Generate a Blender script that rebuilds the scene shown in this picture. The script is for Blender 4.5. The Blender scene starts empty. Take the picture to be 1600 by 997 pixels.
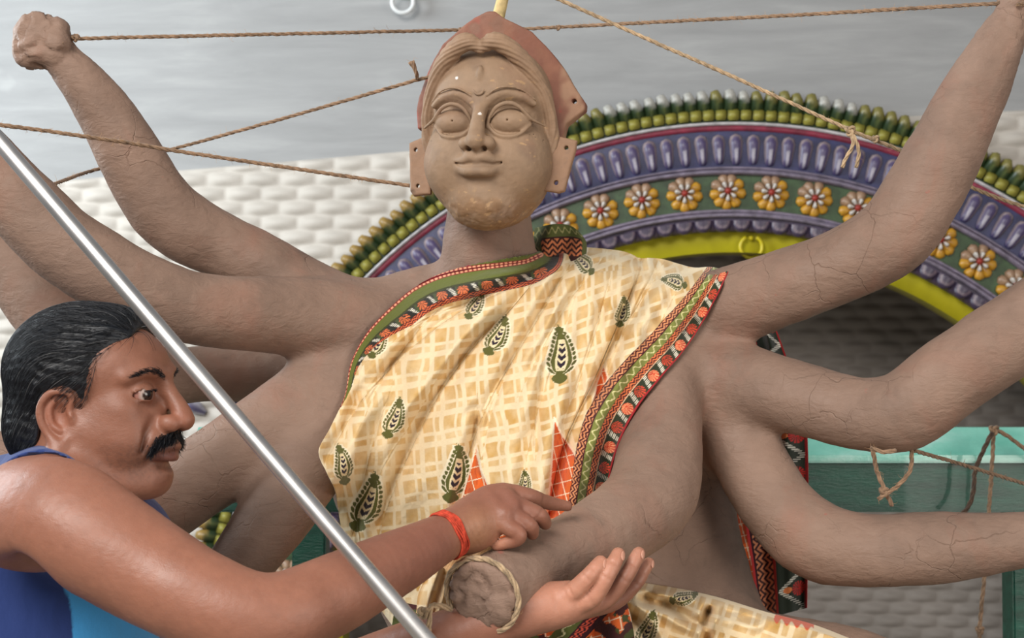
import bpy, bmesh, math, random
import numpy as np
from mathutils import Vector, Matrix, Euler

random.seed(7)
RNG = np.random.default_rng(11)
SC = bpy.context.scene
COL = SC.collection
R = math.radians

# ------------------------------------------------------------------ camera
F = 2222.2                      # focal length in pixels of a 1600 px wide frame (50 mm)
CAM = np.array([0.0, 0.0, 1.55])
PITCH = R(2.37)
FWD = np.array([0, math.cos(PITCH), math.sin(PITCH)])
UPV = np.array([0, -math.sin(PITCH), math.cos(PITCH)])
cam_d = bpy.data.cameras.new('camera')
cam_d.sensor_width = 36.0
cam_d.lens = 50.0
cam_d.clip_start = 0.05
cam_d.dof.use_dof = True
cam_d.dof.focus_distance = 1.95
cam_d.dof.aperture_fstop = 9.0
cam = bpy.data.objects.new('camera', cam_d)
COL.objects.link(cam)
cam.location = CAM
cam.rotation_euler = (math.pi / 2 + PITCH, 0, 0)
SC.camera = cam

# ------------------------------------------------------------------ sky, lights, exposure
SC.view_settings.view_transform = 'Standard'
SC.view_settings.look = 'None'
SC.view_settings.gamma = 1.0
SC.view_settings.exposure = 0.0
SC.view_settings.use_curve_mapping = False
wd = bpy.data.worlds.new('sky')
SC.world = wd
wd.use_nodes = True
wd.node_tree.nodes['Background'].inputs[0].default_value = (0.95, 0.97, 1.0, 1)
wd.node_tree.nodes['Background'].inputs[1].default_value = 0.27

def area(name, loc, target, size, power, col):
    l = bpy.data.lights.new(name, 'AREA')
    l.shape = 'RECTANGLE'
    l.size, l.size_y = size
    l.energy = power
    l.color = col
    o = bpy.data.objects.new(name, l)
    COL.objects.link(o)
    o.location = loc
    o.rotation_euler = (Vector(target) - Vector(loc)).to_track_quat('-Z', 'Y').to_euler()
    return o
area('shopfront_daylight', (-1.6, -1.2, 3.6), (0.0, 2.2, 1.5), (2.2, 1.6), 190, (1.0, 0.965, 0.92))
area('side_window_daylight', (-3.0, 2.9, 2.8), (0.6, 4.4, 1.9), (1.6, 1.6), 122, (0.86, 0.95, 1.0))
area('right_fill_light', (2.3, -0.5, 1.7), (0.3, 2.3, 1.3), (1.2, 1.8), 48, (1.0, 0.93, 0.85))  # added fill from the right, lifts the shaded flank; no doorway modelled

# ------------------------------------------------------------------ small helpers
def W(px, py, d):
    """the point seen at (px, py) of the 1600 x 997 frame, d metres along the lens axis"""
    px = np.asarray(px, float); py = np.asarray(py, float); d = np.asarray(d, float)
    out = np.stack([(px - 800) / F * d,
                    d * FWD[1] - (py - 498.5) / F * d * UPV[1],
                    d * FWD[2] - (py - 498.5) / F * d * UPV[2]], -1)
    return out + CAM

def lin(c):
    c = np.asarray(c, float) / 255.0
    return np.where(c <= 0.04045, c / 12.92, ((c + 0.055) / 1.055) ** 2.4)

def rgba(c):
    l = lin(c)
    return (float(l[0]), float(l[1]), float(l[2]), 1.0)

def _hash(i, j, k, seed):
    n = (i * 374761393 + j * 668265263 + k * 1274126177 + seed * 974711) & 0x7fffffff
    n = ((n ^ (n >> 13)) * 1274126177) & 0x7fffffff
    n = ((n ^ (n >> 11)) * 668265263) & 0x7fffffff
    return ((n ^ (n >> 16)) & 0xffff) / 65535.0

_NR = np.array(Euler((0.7, 0.5, 1.1)).to_matrix())
def noise(P, scale, seed=0, octaves=1):
    """smooth value noise in -1..1"""
    P = np.asarray(P, float) @ _NR
    tot = np.zeros(P.shape[:-1]); amp = 1.0; norm = 0.0
    for o in range(octaves):
        q = P * scale * (2 ** o)
        i = np.floor(q).astype(np.int64); f = q - i
        f = f * f * (3 - 2 * f)
        v = 0
        for a in (0, 1):
            for b in (0, 1):
                for c in (0, 1):
                    w = (f[..., 0] if a else 1 - f[..., 0]) * (f[..., 1] if b else 1 - f[..., 1]) * (f[..., 2] if c else 1 - f[..., 2])
                    v = v + w * _hash(i[..., 0] + a, i[..., 1] + b, i[..., 2] + c, seed + o)
        tot += amp * (v * 2 - 1); norm += amp; amp *= 0.5
    return tot / norm

def noise2(x, y, scale, seed=0, octaves=1):
    return noise(np.stack([x, y, np.zeros_like(x)], -1), scale, seed, octaves)

def smooth01(x, a, b):
    t = np.clip((x - a) / (b - a), 0, 1)
    return t * t * (3 - 2 * t)

def catmull(pts, n):
    """Catmull-Rom through rows of pts, n samples per span"""
    p = np.asarray(pts, float)
    q = np.vstack([2 * p[0] - p[1], p, 2 * p[-1] - p[-2]])
    out = []
    for i in range(1, len(q) - 2):
        for t in np.linspace(0, 1, n, endpoint=False):
            a, b, c, d = q[i - 1], q[i], q[i + 1], q[i + 2]
            out.append(0.5 * ((2 * b) + (c - a) * t + (2 * a - 5 * b + 4 * c - d) * t * t + (3 * b - a - 3 * c + d) * t ** 3))
    out.append(q[-2])
    return np.array(out)

# ------------------------------------------------------------------ objects
def mesh_obj(name, V, Fc, mat, parent=None, smooth=True, colors=None, normals=None):
    me = bpy.data.meshes.new(name)
    V = np.asarray(V, np.float32)
    if isinstance(Fc, np.ndarray):
        k = Fc.shape[1]
        me.vertices.add(len(V)); me.vertices.foreach_set('co', V.ravel())
        me.loops.add(Fc.size); me.loops.foreach_set('vertex_index', Fc.astype(np.int32).ravel())
        me.polygons.add(len(Fc))
        me.polygons.foreach_set('loop_start', np.arange(0, Fc.size, k, dtype=np.int32))
        me.update(calc_edges=True)
    else:
        me.from_pydata([tuple(map(float, v)) for v in V], [], Fc)
        me.update()
    if smooth:
        me.polygons.foreach_set('use_smooth', np.ones(len(me.polygons), bool))
    if colors is not None:
        at = me.color_attributes.new('Col', 'FLOAT_COLOR', 'POINT')
        c = np.ones((len(V), 4), np.float32); c[:, :colors.shape[1]] = colors
        at.data.foreach_set('color', c.ravel())
    if normals is not None:
        me.normals_split_custom_set_from_vertices([tuple(map(float, n)) for n in normals])
    if mat is not None:
        for m in (mat if isinstance(mat, (list, tuple)) else [mat]):
            me.materials.append(m)
    o = bpy.data.objects.new(name, me)
    COL.objects.link(o)
    if parent is not None:
        put(o, parent)
    return o

def put(o, parent):
    """parent a mesh that is given in world coordinates"""
    o.parent = parent
    w = parent.location.copy(); p = parent.parent
    while p:
        w = w + p.location; p = p.parent
    o.location = -w

def empty(name, loc):
    o = bpy.data.objects.new(name, None)
    o.empty_display_size = 0.1
    COL.objects.link(o)
    o.location = tuple(float(v) for v in loc)
    return o

def tag(o, label=None, cat=None, group=None, kind=None):
    if label: o['label'] = label
    if cat: o['category'] = cat
    if group: o['group'] = group
    if kind: o['kind'] = kind
    return o

def from_bm(name, bm, mat, parent=None, smooth=False):
    me = bpy.data.meshes.new(name)
    bmesh.ops.recalc_face_normals(bm, faces=bm.faces)
    bm.to_mesh(me); bm.free()
    if smooth:
        me.polygons.foreach_set('use_smooth', np.ones(len(me.polygons), bool))
    me.materials.append(mat)
    o = bpy.data.objects.new(name, me)
    COL.objects.link(o)
    if parent is not None: o.parent = parent
    return o

def tube(path, rad, sides=10, cap=True):
    """verts, faces of a tube along world points"""
    p = np.asarray(path, float); n = len(p)
    rad = np.broadcast_to(np.asarray(rad, float), (n,))
    t = np.gradient(p, axis=0); t /= np.linalg.norm(t, axis=1)[:, None] + 1e-12
    up = np.array([0.13, 0.27, 0.95])
    if abs(np.dot(t[0], up)) > 0.9: up = np.array([0.9, 0.3, 0.1])
    u = np.cross(t[0], up); u /= np.linalg.norm(u)
    U = [u]
    for i in range(1, n):
        u = U[-1] - t[i] * np.dot(U[-1], t[i]); U.append(u / (np.linalg.norm(u) + 1e-12))
    U = np.array(U); Vv = np.cross(t, U)
    a = np.linspace(0, 2 * np.pi, sides, endpoint=False)
    ring = p[:, None] + rad[:, None, None] * (np.cos(a)[None, :, None] * U[:, None] + np.sin(a)[None, :, None] * Vv[:, None])
    V = ring.reshape(-1, 3)
    i, j = np.meshgrid(np.arange(n - 1), np.arange(sides), indexing='ij')
    k = (j + 1) % sides
    Q = np.stack([i * sides + j, i * sides + k, (i + 1) * sides + k, (i + 1) * sides + j], -1).reshape(-1, 4)
    if cap:
        V = np.vstack([V, p[:1], p[-1:]])
        c0, c1 = len(V) - 2, len(V) - 1
        js = np.arange(sides); ks = (js + 1) % sides
        z0 = np.stack([np.full(sides, c0), ks, js, js], -1)
        z1 = np.stack([np.full(sides, c1), (n - 1) * sides + js, (n - 1) * sides + ks, (n - 1) * sides + ks], -1)
        return V, [tuple(q) for q in Q.tolist()] + [(a_, b_, c_) for a_, b_, c_, _ in z0.tolist()] + [(a_, b_, c_) for a_, b_, c_, _ in z1.tolist()]
    return V, [tuple(q) for q in Q.tolist()]

def hair_curves(name, roots, dirs_fn, length, npts, rad, mat, parent):
    """strands as render curves; dirs_fn(P, step) gives the next direction"""
    n = len(roots)
    P = np.zeros((n, npts, 3)); P[:, 0] = roots
    L = np.broadcast_to(np.asarray(length, float), (n,))
    for s in range(1, npts):
        d = dirs_fn(P[:, s - 1], s)
        P[:, s] = P[:, s - 1] + d * (L / (npts - 1))[:, None]
    hc = bpy.data.hair_curves.new(name)
    hc.add_curves([npts] * n)
    hc.position_data.foreach_set('vector', P.astype(np.float32).ravel())
    at = hc.attributes.get('radius') or hc.attributes.new('radius', 'FLOAT', 'POINT')
    r = np.linspace(1, 0.25, npts)[None] * np.broadcast_to(np.asarray(rad, float), (n,))[:, None]
    at.data.foreach_set('value', r.astype(np.float32).ravel())
    hc.materials.append(mat)
    o = bpy.data.objects.new(name, hc)
    COL.objects.link(o)
    if parent is not None: put(o, parent)
    return o

# ------------------------------------------------------------------ signed distance modelling
class Frame:
    """local axes: columns of M are the local x, y, z in the world; s metres per local unit"""
    def __init__(self, o, M, s): self.o, self.M, self.s = np.asarray(o, float), np.asarray(M, float), s
    def inv(self, P): return (P - self.o) @ self.M / self.s
    def fwd(self, p): return self.o + (np.asarray(p, float) * self.s) @ self.M.T

class Ell:
    def __init__(self, c, r, rot=None, fr=None):
        self.c, self.r, self.fr = np.asarray(c, float), np.asarray(r, float), fr
        self.R = None if rot is None else np.array(Euler([R(a) for a in rot]).to_matrix())
    def ev(self, P, cen=None, hd=0):
        if self.fr is not None: P = self.fr.inv(P)
        q = P - self.c
        if self.R is not None: q = q @ self.R
        x, y, z = q[..., 0] / self.r[0], q[..., 1] / self.r[1], q[..., 2] / self.r[2]
        k0 = np.sqrt(x * x + y * y + z * z); k1 = np.sqrt((x / self.r[0]) ** 2 + (y / self.r[1]) ** 2 + (z / self.r[2]) ** 2) + 1e-9
        d = k0 * (k0 - 1) / k1
        far = np.sqrt(q[..., 0] ** 2 + q[..., 1] ** 2 + q[..., 2] ** 2) - self.r.max()
        d = np.where(k0 < 0.05, -self.r.min(), np.maximum(d, far))
        return d if self.fr is None else d * self.fr.s

class Chain:
    """smooth tube through (x, y, z, radius) rows"""
    def __init__(self, pts, n=5, fr=None, closed=False):
        p = np.asarray(pts, float)
        c = catmull(p, n) if (len(p) > 2 and n > 1) else p
        self.a, self.b, self.ra, self.rb = c[:-1, :3], c[1:, :3], c[:-1, 3], c[1:, 3]
        self.ab = self.b - self.a; self.l2 = (self.ab ** 2).sum(1) + 1e-12
        self.fr = fr
    def _seg(self, P, i):
        a, ab = self.a[i], self.ab[i]
        x, y, z = P[..., 0] - a[0], P[..., 1] - a[1], P[..., 2] - a[2]
        t = x * ab[0] + y * ab[1] + z * ab[2]
        h = np.clip(t / self.l2[i], 0, 1)
        d2 = x * x + y * y + z * z - 2 * h * t + h * h * self.l2[i]
        return np.sqrt(np.maximum(d2, 0)) - (self.ra[i] + h * (self.rb[i] - self.ra[i]))
    def ev(self, P, cen=None, hd=0):
        if self.fr is not None:
            P = self.fr.inv(P)
            if cen is not None: cen = self.fr.inv(cen); hd = hd / self.fr.s
        idx = range(len(self.a))
        if cen is not None:
            q = cen - self.a
            hh = np.clip((q * self.ab).sum(1) / self.l2, 0, 1)
            ds = np.sqrt(((q - hh[:, None] * self.ab) ** 2).sum(1)) - (self.ra + hh * (self.rb - self.ra))
            idx = np.nonzero(ds < ds.min() + 2.05 * hd)[0]
        d = None
        for i in idx:
            e = self._seg(P, i)
            d = e if d is None else np.minimum(d, e)
        return d if self.fr is None else d * self.fr.s

class Fn:
    def __init__(self, f): self.f = f
    def ev(self, P, cen=None, hd=0): return self.f(P)

def smin(a, b, k):
    if k <= 0: return np.minimum(a, b)
    h = np.maximum(k - np.abs(a - b), 0) / k
    return np.minimum(a, b) - h * h * k * 0.25

def combine(ops, P, cen=None, hd=0, dc=None):
    """ops: rows (prim, operation, k)"""
    D = None
    for i, (pr, op, k) in enumerate(ops):
        if dc is not None and op in '+-' and dc[i] > 1.9 * hd + k * 1.5:   # too far to matter here
            continue
        d = pr.ev(P, cen, hd)
        if op == '+': D = d if D is None else smin(D, d, k)
        elif op == '-':
            if D is not None: D = -smin(-D, d, k)
        elif op == 'd':
            if D is not None: D = D + d
        elif op == '&':
            D = -smin(-D, -d, k) if D is not None else None
    if D is None: D = np.full(P.shape[:-1], 1e3)
    return D

_OFF = np.array([[i, j, k] for i in (0, 1) for j in (0, 1) for k in (0, 1)])
_EDG = [(a, b) for a in range(8) for b in range(a + 1, 8) if np.abs(_OFF[a] - _OFF[b]).sum() == 1]

def sdf_mesh(ops, lo, hi, h, n=12, slack=0.0):
    lo = np.asarray(lo, float); hi = np.asarray(hi, float)
    N = np.ceil((hi - lo) / h).astype(int) + 1
    nb = np.ceil(N / n).astype(int)
    B = np.stack(np.meshgrid(*[np.arange(b) for b in nb], indexing='ij'), -1).reshape(-1, 3)
    cen = lo + (B * n + n / 2) * h
    hd = h * (n + 2) / 2 * math.sqrt(3)
    dcs = np.stack([pr.ev(cen) if op in '+-' else np.zeros(len(cen)) for pr, op, k in ops], 1)
    Dc = combine(ops, cen)
    keep = np.abs(Dc) < hd * 1.3 + slack + max(k for _, _, k in ops)
    ax = np.arange(n + 2) - 1
    G = np.stack(np.meshgrid(ax, ax, ax, indexing='ij'), -1)
    ids, pos, quads = [], [], []
    NY, NZ = int(N[1]) + 3 * n, int(N[2]) + 3 * n
    def gid(c): return (c[:, 0].astype(np.int64) * NY + c[:, 1]) * NZ + c[:, 2]
    for bi in np.nonzero(keep)[0]:
        base = B[bi] * n
        P = lo + (base + G) * h
        V = combine(ops, P, cen[bi], hd, dcs[bi])
        S = V < 0
        if S.all() or not S.any(): continue
        st = np.stack([S[o[0]:n + 1 + o[0], o[1]:n + 1 + o[1], o[2]:n + 1 + o[2]] for o in _OFF], -1)
        act = st.any(-1) & ~st.all(-1)
        idx = np.argwhere(act)
        if not len(idx): continue
        c8 = np.stack([V[idx[:, 0] + o[0], idx[:, 1] + o[1], idx[:, 2] + o[2]] for o in _OFF], 1)
        acc = np.zeros((len(idx), 3)); cnt = np.zeros(len(idx))
        for a, b in _EDG:
            m = (c8[:, a] < 0) != (c8[:, b] < 0)
            t = np.where(m, c8[:, a] / np.where(m, c8[:, a] - c8[:, b], 1), 0)
            acc += m[:, None] * (_OFF[a] + t[:, None] * (_OFF[b] - _OFF[a])); cnt += m
        vp = lo + (base - 1 + idx + acc / cnt[:, None]) * h
        ids.append(gid(idx + base + n)); pos.append(vp)
        for axn in range(3):
            A = S[1:n + 1, 1:n + 1, 1:n + 1]
            sl = [slice(1, n + 1)] * 3; sl[axn] = slice(2, n + 2)
            Bq = S[tuple(sl)]
            e = np.argwhere(A != Bq)
            if not len(e): continue
            ins = A[e[:, 0], e[:, 1], e[:, 2]]
            u, v = (axn + 1) % 3, (axn + 2) % 3
            g = e + 1 + base + n       # the cell with the same index as the point
            q = []
            for du, dv in ((-1, -1), (0, -1), (0, 0), (-1, 0)):
                c = g.copy(); c[:, u] += du; c[:, v] += dv
                q.append(gid(c))
            q = np.stack(q, 1)
            q[~ins] = q[~ins][:, ::-1]
            quads.append(q)
    ids = np.concatenate(ids); pos = np.concatenate(pos); quads = np.concatenate(quads)
    uid, first = np.unique(ids, return_index=True)
    V = pos[first]
    Q = np.searchsorted(uid, quads)
    Q = np.clip(Q, 0, len(uid) - 1)
    ok = (uid[Q] == quads).all(1)
    return V, Q[ok]

def main_piece(V, Q):
    """drop stray specks: keep the largest connected surface"""
    lab = np.arange(len(V))
    while True:
        m = lab[Q].min(1); new = lab.copy()
        for k in range(4): np.minimum.at(new, Q[:, k], m)
        new = new[new]
        if (new == lab).all(): break
        lab = new
    best = np.bincount(lab).argmax(); q = Q[lab[Q[:, 0]] == best]
    u, inv = np.unique(q, return_inverse=True)
    return V[u], inv.reshape(-1, 4)

def relax(V, Q, it=1, f=0.5):
    E = np.concatenate([Q[:, [0, 1]], Q[:, [1, 2]], Q[:, [2, 3]], Q[:, [3, 0]]])
    for _ in range(it):
        s = np.zeros_like(V); c = np.zeros(len(V))
        np.add.at(s, E[:, 0], V[E[:, 1]]); np.add.at(c, E[:, 0], 1)
        np.add.at(s, E[:, 1], V[E[:, 0]]); np.add.at(c, E[:, 1], 1)
        V = V * (1 - f) + f * s / np.maximum(c, 1)[:, None]
    return V

def displace(V, Q, f):
    return V - vnormals(V, Q) * f(V)[:, None]

def vnormals(V, Q):
    n = np.cross(V[Q[:, 2]] - V[Q[:, 0]], V[Q[:, 3]] - V[Q[:, 1]])
    N = np.zeros_like(V)
    for i in range(4): np.add.at(N, Q[:, i], n)
    return N / (np.linalg.norm(N, axis=1)[:, None] + 1e-12)

def polydist(x, y, poly, closed=False):
    """distance to a polyline, signed side, arc length of the nearest point"""
    p = np.asarray(poly, float)
    if closed: p = np.vstack([p, p[:1]])
    best = np.full(x.shape, 1e9); side = np.zeros(x.shape); arc = np.zeros(x.shape); L = 0.0
    for a, b in zip(p[:-1], p[1:]):
        ab = b - a; l2 = (ab ** 2).sum() + 1e-12; l = math.sqrt(l2)
        h = np.clip(((x - a[0]) * ab[0] + (y - a[1]) * ab[1]) / l2, 0, 1)
        ex = x - a[0] - h * ab[0]; ey = y - a[1] - h * ab[1]
        d = np.sqrt(ex * ex + ey * ey)
        m = d < best
        best = np.where(m, d, best)
        side = np.where(m, np.sign(ab[0] * ey - ab[1] * ex), side)
        arc = np.where(m, L + h * l, arc)
        L += l
    return best, side, arc

def inpoly(x, y, poly):
    p = np.asarray(poly, float); c = np.zeros(x.shape, bool)
    for a, b in zip(p, np.roll(p, -1, 0)):
        m = (a[1] > y) != (b[1] > y)
        t = np.where(m, (b[0] - a[0]) * (y - a[1]) / np.where(m, b[1] - a[1], 1) + a[0], 0)
        c ^= m & (x < t)
    return c

def polysdf(x, y, poly):
    d, _, _ = polydist(x, y, poly, True)
    return np.where(inpoly(x, y, poly), -d, d)

# ------------------------------------------------------------------ materials
class NT:
    def __init__(self, name):
        self.m = bpy.data.materials.new(name); self.m.use_nodes = True
        self.t = self.m.node_tree; self.b = self.t.nodes['Principled BSDF']
    def n(self, typ, **kw):
        x = self.t.nodes.new(typ)
        for k, v in kw.items(): setattr(x, k, v)
        return x
    def l(self, a, b): self.t.links.new(a, b)
    def coord(self, scale=(1, 1, 1), which='Object'):
        tc = self.n('ShaderNodeTexCoord'); mp = self.n('ShaderNodeMapping')
        mp.inputs['Scale'].default_value = scale
        self.l(tc.outputs[which], mp.inputs[0]); return mp.outputs[0]
    def noise(self, scale, detail=4, co=None, rough=0.55, dist=0.0):
        x = self.n('ShaderNodeTexNoise'); x.inputs['Scale'].default_value = scale
        x.inputs['Detail'].default_value = detail; x.inputs['Roughness'].default_value = rough
        x.inputs['Distortion'].default_value = dist
        if co is not None: self.l(co, x.inputs['Vector'])
        return x.outputs['Fac']
    def ramp(self, fac, stops):
        x = self.n('ShaderNodeValToRGB'); e = x.color_ramp.elements
        while len(e) < len(stops): e.new(0.5)
        for i, (p, c) in enumerate(stops):
            e[i].position = p; e[i].color = c if len(c) == 4 else rgba(c)
        self.l(fac, x.inputs[0]); return x.outputs[0]
    def mix(self, fac, a, b, mode='MIX'):
        x = self.n('ShaderNodeMix', data_type='RGBA', blend_type=mode)
        for s, v in ((0, fac), (6, a), (7, b)):
            if hasattr(v, 'is_linked'): self.l(v, x.inputs[s])
            else: x.inputs[s].default_value = v
        return x.outputs[2]
    def attr(self, name='Col'):
        x = self.n('ShaderNodeAttribute'); x.attribute_name = name; return x.outputs['Color']
    def bump(self, h, strength, dist, prev=None):
        x = self.n('ShaderNodeBump'); x.inputs['Strength'].default_value = strength; x.inputs['Distance'].default_value = dist
        self.l(h, x.inputs['Height'])
        if prev is not None: self.l(prev, x.inputs['Normal'])
        return x.outputs[0]
    def out(self, color=None, rough=0.6, normal=None, metal=0.0, spec=0.5, sss=None, sheen=0.0, coat=0.0):
        b = self.b
        if color is not None:
            if hasattr(color, 'is_linked'): self.l(color, b.inputs['Base Color'])
            else: b.inputs['Base Color'].default_value = color
        if hasattr(rough, 'is_linked'): self.l(rough, b.inputs['Roughness'])
        else: b.inputs['Roughness'].default_value = rough
        b.inputs['Metallic'].default_value = metal
        b.inputs['Specular IOR Level'].default_value = spec
        b.inputs['Sheen Weight'].default_value = sheen
        b.inputs['Coat Weight'].default_value = coat
        if sss:
            b.inputs['Subsurface Weight'].default_value = sss[0]
            b.inputs['Subsurface Radius'].default_value = sss[1]
            b.inputs['Subsurface Scale'].default_value = sss[2]
        if normal is not None: self.l(normal, b.inputs['Normal'])
        return self.m

def paint(name, c, rough=0.5, var=0.18, scale=18, bump=0.15, spec=0.4, dirt=None):
    """worn paint of one colour"""
    t = NT(name); co = t.coord()
    l = np.asarray(c, float)
    a = rgba(l * (1 - var)); b = rgba(np.clip(l * (1 + var * 0.6), 0, 255))
    n1 = t.noise(scale, 6, co)
    col = t.ramp(n1, [(0.32, a), (0.68, b)])
    if dirt is not None:
        n2 = t.noise(scale * 2.3, 8, co, 0.7)
        col = t.mix(t.ramp(n2, [(0.58, (0, 0, 0, 1)), (0.72, (1, 1, 1, 1))]), col, rgba(dirt))
    nb = t.bump(t.noise(scale * 9, 5, co), bump, 0.002)
    return t.out(col, rough, nb, spec=spec)

# ------------------------------------------------------------------ large structure: floor, wall with the arched alcove
M_plaster = NT('grey wall paint'); _t = M_plaster; _co = _t.coord((1, 1, 7))
_c = _t.ramp(_t.noise(2.2, 8, _co, 0.6, 0.4), [(0.3, (140, 140, 140)), (0.55, (151, 151, 151)), (0.75, (164, 164, 163))])
_c = _t.mix(_t.ramp(_t.noise(5, 3, _t.coord()), [(0.66, (0, 0, 0, 1)), (0.78, (0.5, 0.5, 0.5, 1))]), _c, rgba((186, 186, 184)))
M_plaster = _t.out(_c, 0.75, _t.bump(_t.noise(30, 6, _co), 0.2, 0.004))
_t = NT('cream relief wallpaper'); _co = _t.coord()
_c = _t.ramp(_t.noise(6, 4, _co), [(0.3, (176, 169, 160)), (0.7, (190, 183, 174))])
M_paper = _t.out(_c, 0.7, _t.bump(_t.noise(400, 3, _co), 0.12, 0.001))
_t = NT('shaded alcove wallpaper'); _co = _t.coord()
_c = _t.ramp(_t.noise(6, 4, _co), [(0.3, (150, 142, 135)), (0.7, (164, 155, 148))])  # same paper as outside, darkened in its colour for the alcove's shade
M_paper_shade = _t.out(_c, 0.7, _t.bump(_t.noise(400, 3, _co), 0.12, 0.001))
M_floor = paint('stone floor', (150, 140, 128), 0.5)

bm = bmesh.new()
bmesh.ops.create_grid(bm, x_segments=1, y_segments=1, size=6)
bmesh.ops.translate(bm, verts=bm.verts, vec=(0, 2, 0))
floor = tag(from_bm('floor', bm, M_floor), kind='structure')

AD = 4.4
AS = AD / F                                   # metres per unit of the arch drawing
ARCH0 = W(1140, 1000, AD)
AYAW = R(-5)
A_ux = np.array([math.cos(AYAW), math.sin(AYAW), 0]); A_uy = np.array([-math.sin(AYAW), math.cos(AYAW), 0])
def arch_pt(x, y, z):                         # x, z in drawing units from the arch centre, y metres into the wall
    x, y, z = np.broadcast_arrays(np.asarray(x, float), np.asarray(y, float), np.asarray(z, float))
    return ARCH0 + (x * AS)[..., None] * A_ux + y[..., None] * A_uy + (z * AS)[..., None] * np.array([0, 0, 1.0])

ZF = -ARCH0[2] / AS                           # floor height in drawing units
def wall_top(x):                              # where the wallpaper gives way to the paint
    return np.interp(x, [-1250, -1080, -500, 300, 460, 700], [716, 735, 776, 820, 826, 832])
# painted wall (one sheet with the alcove cut out of it)
V, Fc = [], []
th = np.radians(np.linspace(-90, 90, 61)); rin = 646
inner = [(rin * math.sin(a), rin * math.cos(a)) for a in th]
inner = [(-rin, ZF)] + inner + [(rin, ZF)]
outer = []
for x, z in inner:
    if z <= 0.5: outer.append((-1900 if x < 0 else 1900, z))
    else: outer.append((max(-1900, min(1900, x * 3.2)), 1450 * max(0.02, z / rin) ** 0.5))
for (a, b) in inner: V.append(arch_pt(a, 0.0, b))
for (a, b) in outer: V.append(arch_pt(a, 0.0, b))
n = len(inner)
for i in range(n - 1): Fc.append((i, i + 1, n + i + 1, n + i))
wall = tag(mesh_obj('wall_back', V, Fc, M_plaster, smooth=False), kind='structure')

def pillows(x, z, ph=0.0):                    # woven pillow relief, x and z in drawing units
    row = np.floor(z / 24.0); v = z / 24.0 - row - 0.5
    u = x / 60.0 + 0.5 * (row % 2) + ph; u = u - np.floor(u) - 0.5
    w = 0.06 * noise2(x, z, 0.05, 5)
    return np.maximum(np.cos(np.pi * u) * np.cos(np.pi * (v + w * 0.6)), 0.0) ** 0.9

def grid_faces(nx, nz, keep=None):
    i, j = np.meshgrid(np.arange(nx - 1), np.arange(nz - 1), indexing='ij')
    a = (i * nz + j).ravel()
    q = np.stack([a, a + nz, a + nz + 1, a + 1], 1)
    if keep is not None: q = q[keep.ravel()[q].all(1)]
    return q
xs = np.arange(-1250, 1130, 4.0); vs = np.arange(0, 880, 3.0)
X, Vv = np.meshgrid(xs, vs, indexing='ij')
Z = wall_top(X) - Vv
hgt = 0.006 + 0.016 * pillows(X, Z) * smooth01(Vv, 0, 6)
hgt[:, 0] = 0.0
rr = np.hypot(X, Z)
q = grid_faces(len(xs), len(vs), (rr > 770) | (Z < -5) & (np.abs(X) > 770))
wp = tag(mesh_obj('wallpaper', arch_pt(X, -hgt, Z).reshape(-1, 3), q, M_paper), kind='structure')
wp.parent = wall
# the alcove behind the arch: a papered box room
ADEEP = 1.1
M_yellow = paint('yellow ring paint', (172, 162, 24), 0.55, 0.1, 8, 0.1)
V, Fc = [], []
xr, zt = 760, 760
prof = [(-xr, ZF), (-xr, zt), (xr, zt), (xr, ZF)]
for (a, b) in prof:
    V.append(arch_pt(a, 0.02, b)); V.append(arch_pt(a, ADEEP, b))
for i in range(len(prof) - 1): Fc.append((2 * i, 2 * i + 1, 2 * i + 3, 2 * i + 2))
sof = tag(mesh_obj('wall_alcove', V, Fc, M_paper_shade, smooth=False), kind='structure')
xs = np.arange(-760, 761, 4.5); zs = np.arange(-420, 761, 4.0)
X, Z = np.meshgrid(xs, zs, indexing='ij')
q = grid_faces(len(xs), len(zs))
back = tag(mesh_obj('wall_alcove_back', arch_pt(X, ADEEP - 0.017 * pillows(X, Z, 0.3), Z).reshape(-1, 3), q[:, ::-1], M_paper_shade), kind='structure')

# ------------------------------------------------------------------ painted relief arch round the alcove
arch = empty('relief_arch', ARCH0); arch.rotation_euler = (0, 0, AYAW)
tag(arch, 'painted plaster arch with flower rosettes, purple petals and leaf-tipped rim round the alcove', 'arch')
M_green = paint('arch green', (54, 76, 46), 0.45, 0.25, 30, 0.2, dirt=(40, 52, 34))
M_dkgreen = paint('arch dark green', (34, 56, 30), 0.45, 0.25, 30, 0.2)
M_blue = paint('arch blue', (46, 48, 86), 0.42, 0.2, 26, 0.2, dirt=(48, 44, 84))
M_red = paint('arch crimson', (122, 42, 60), 0.42, 0.2, 30, 0.15)
M_lav = paint('arch lavender', (118, 108, 124), 0.38, 0.22, 34, 0.25, spec=0.6, dirt=(96, 86, 118))
M_pale = paint('arch pale bead', (186, 182, 184), 0.4, 0.15, 40, 0.15)
M_plum = paint('arch plum', (72, 60, 84), 0.4, 0.25, 34, 0.2, spec=0.6)
_t = NT('arch painted pieces'); _co = _t.coord()
_c = _t.mix(0.45, _t.attr(), _t.mix(1.0, _t.attr(), _t.ramp(_t.noise(60, 5, _co), [(0.3, (0.2, 0.2, 0.2, 1)), (0.7, (0.9, 0.9, 0.9, 1))]), 'MULTIPLY'))
M_piece = _t.out(_c, 0.38, _t.bump(_t.noise(160, 4, _co), 0.2, 0.001), spec=0.55)

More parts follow.
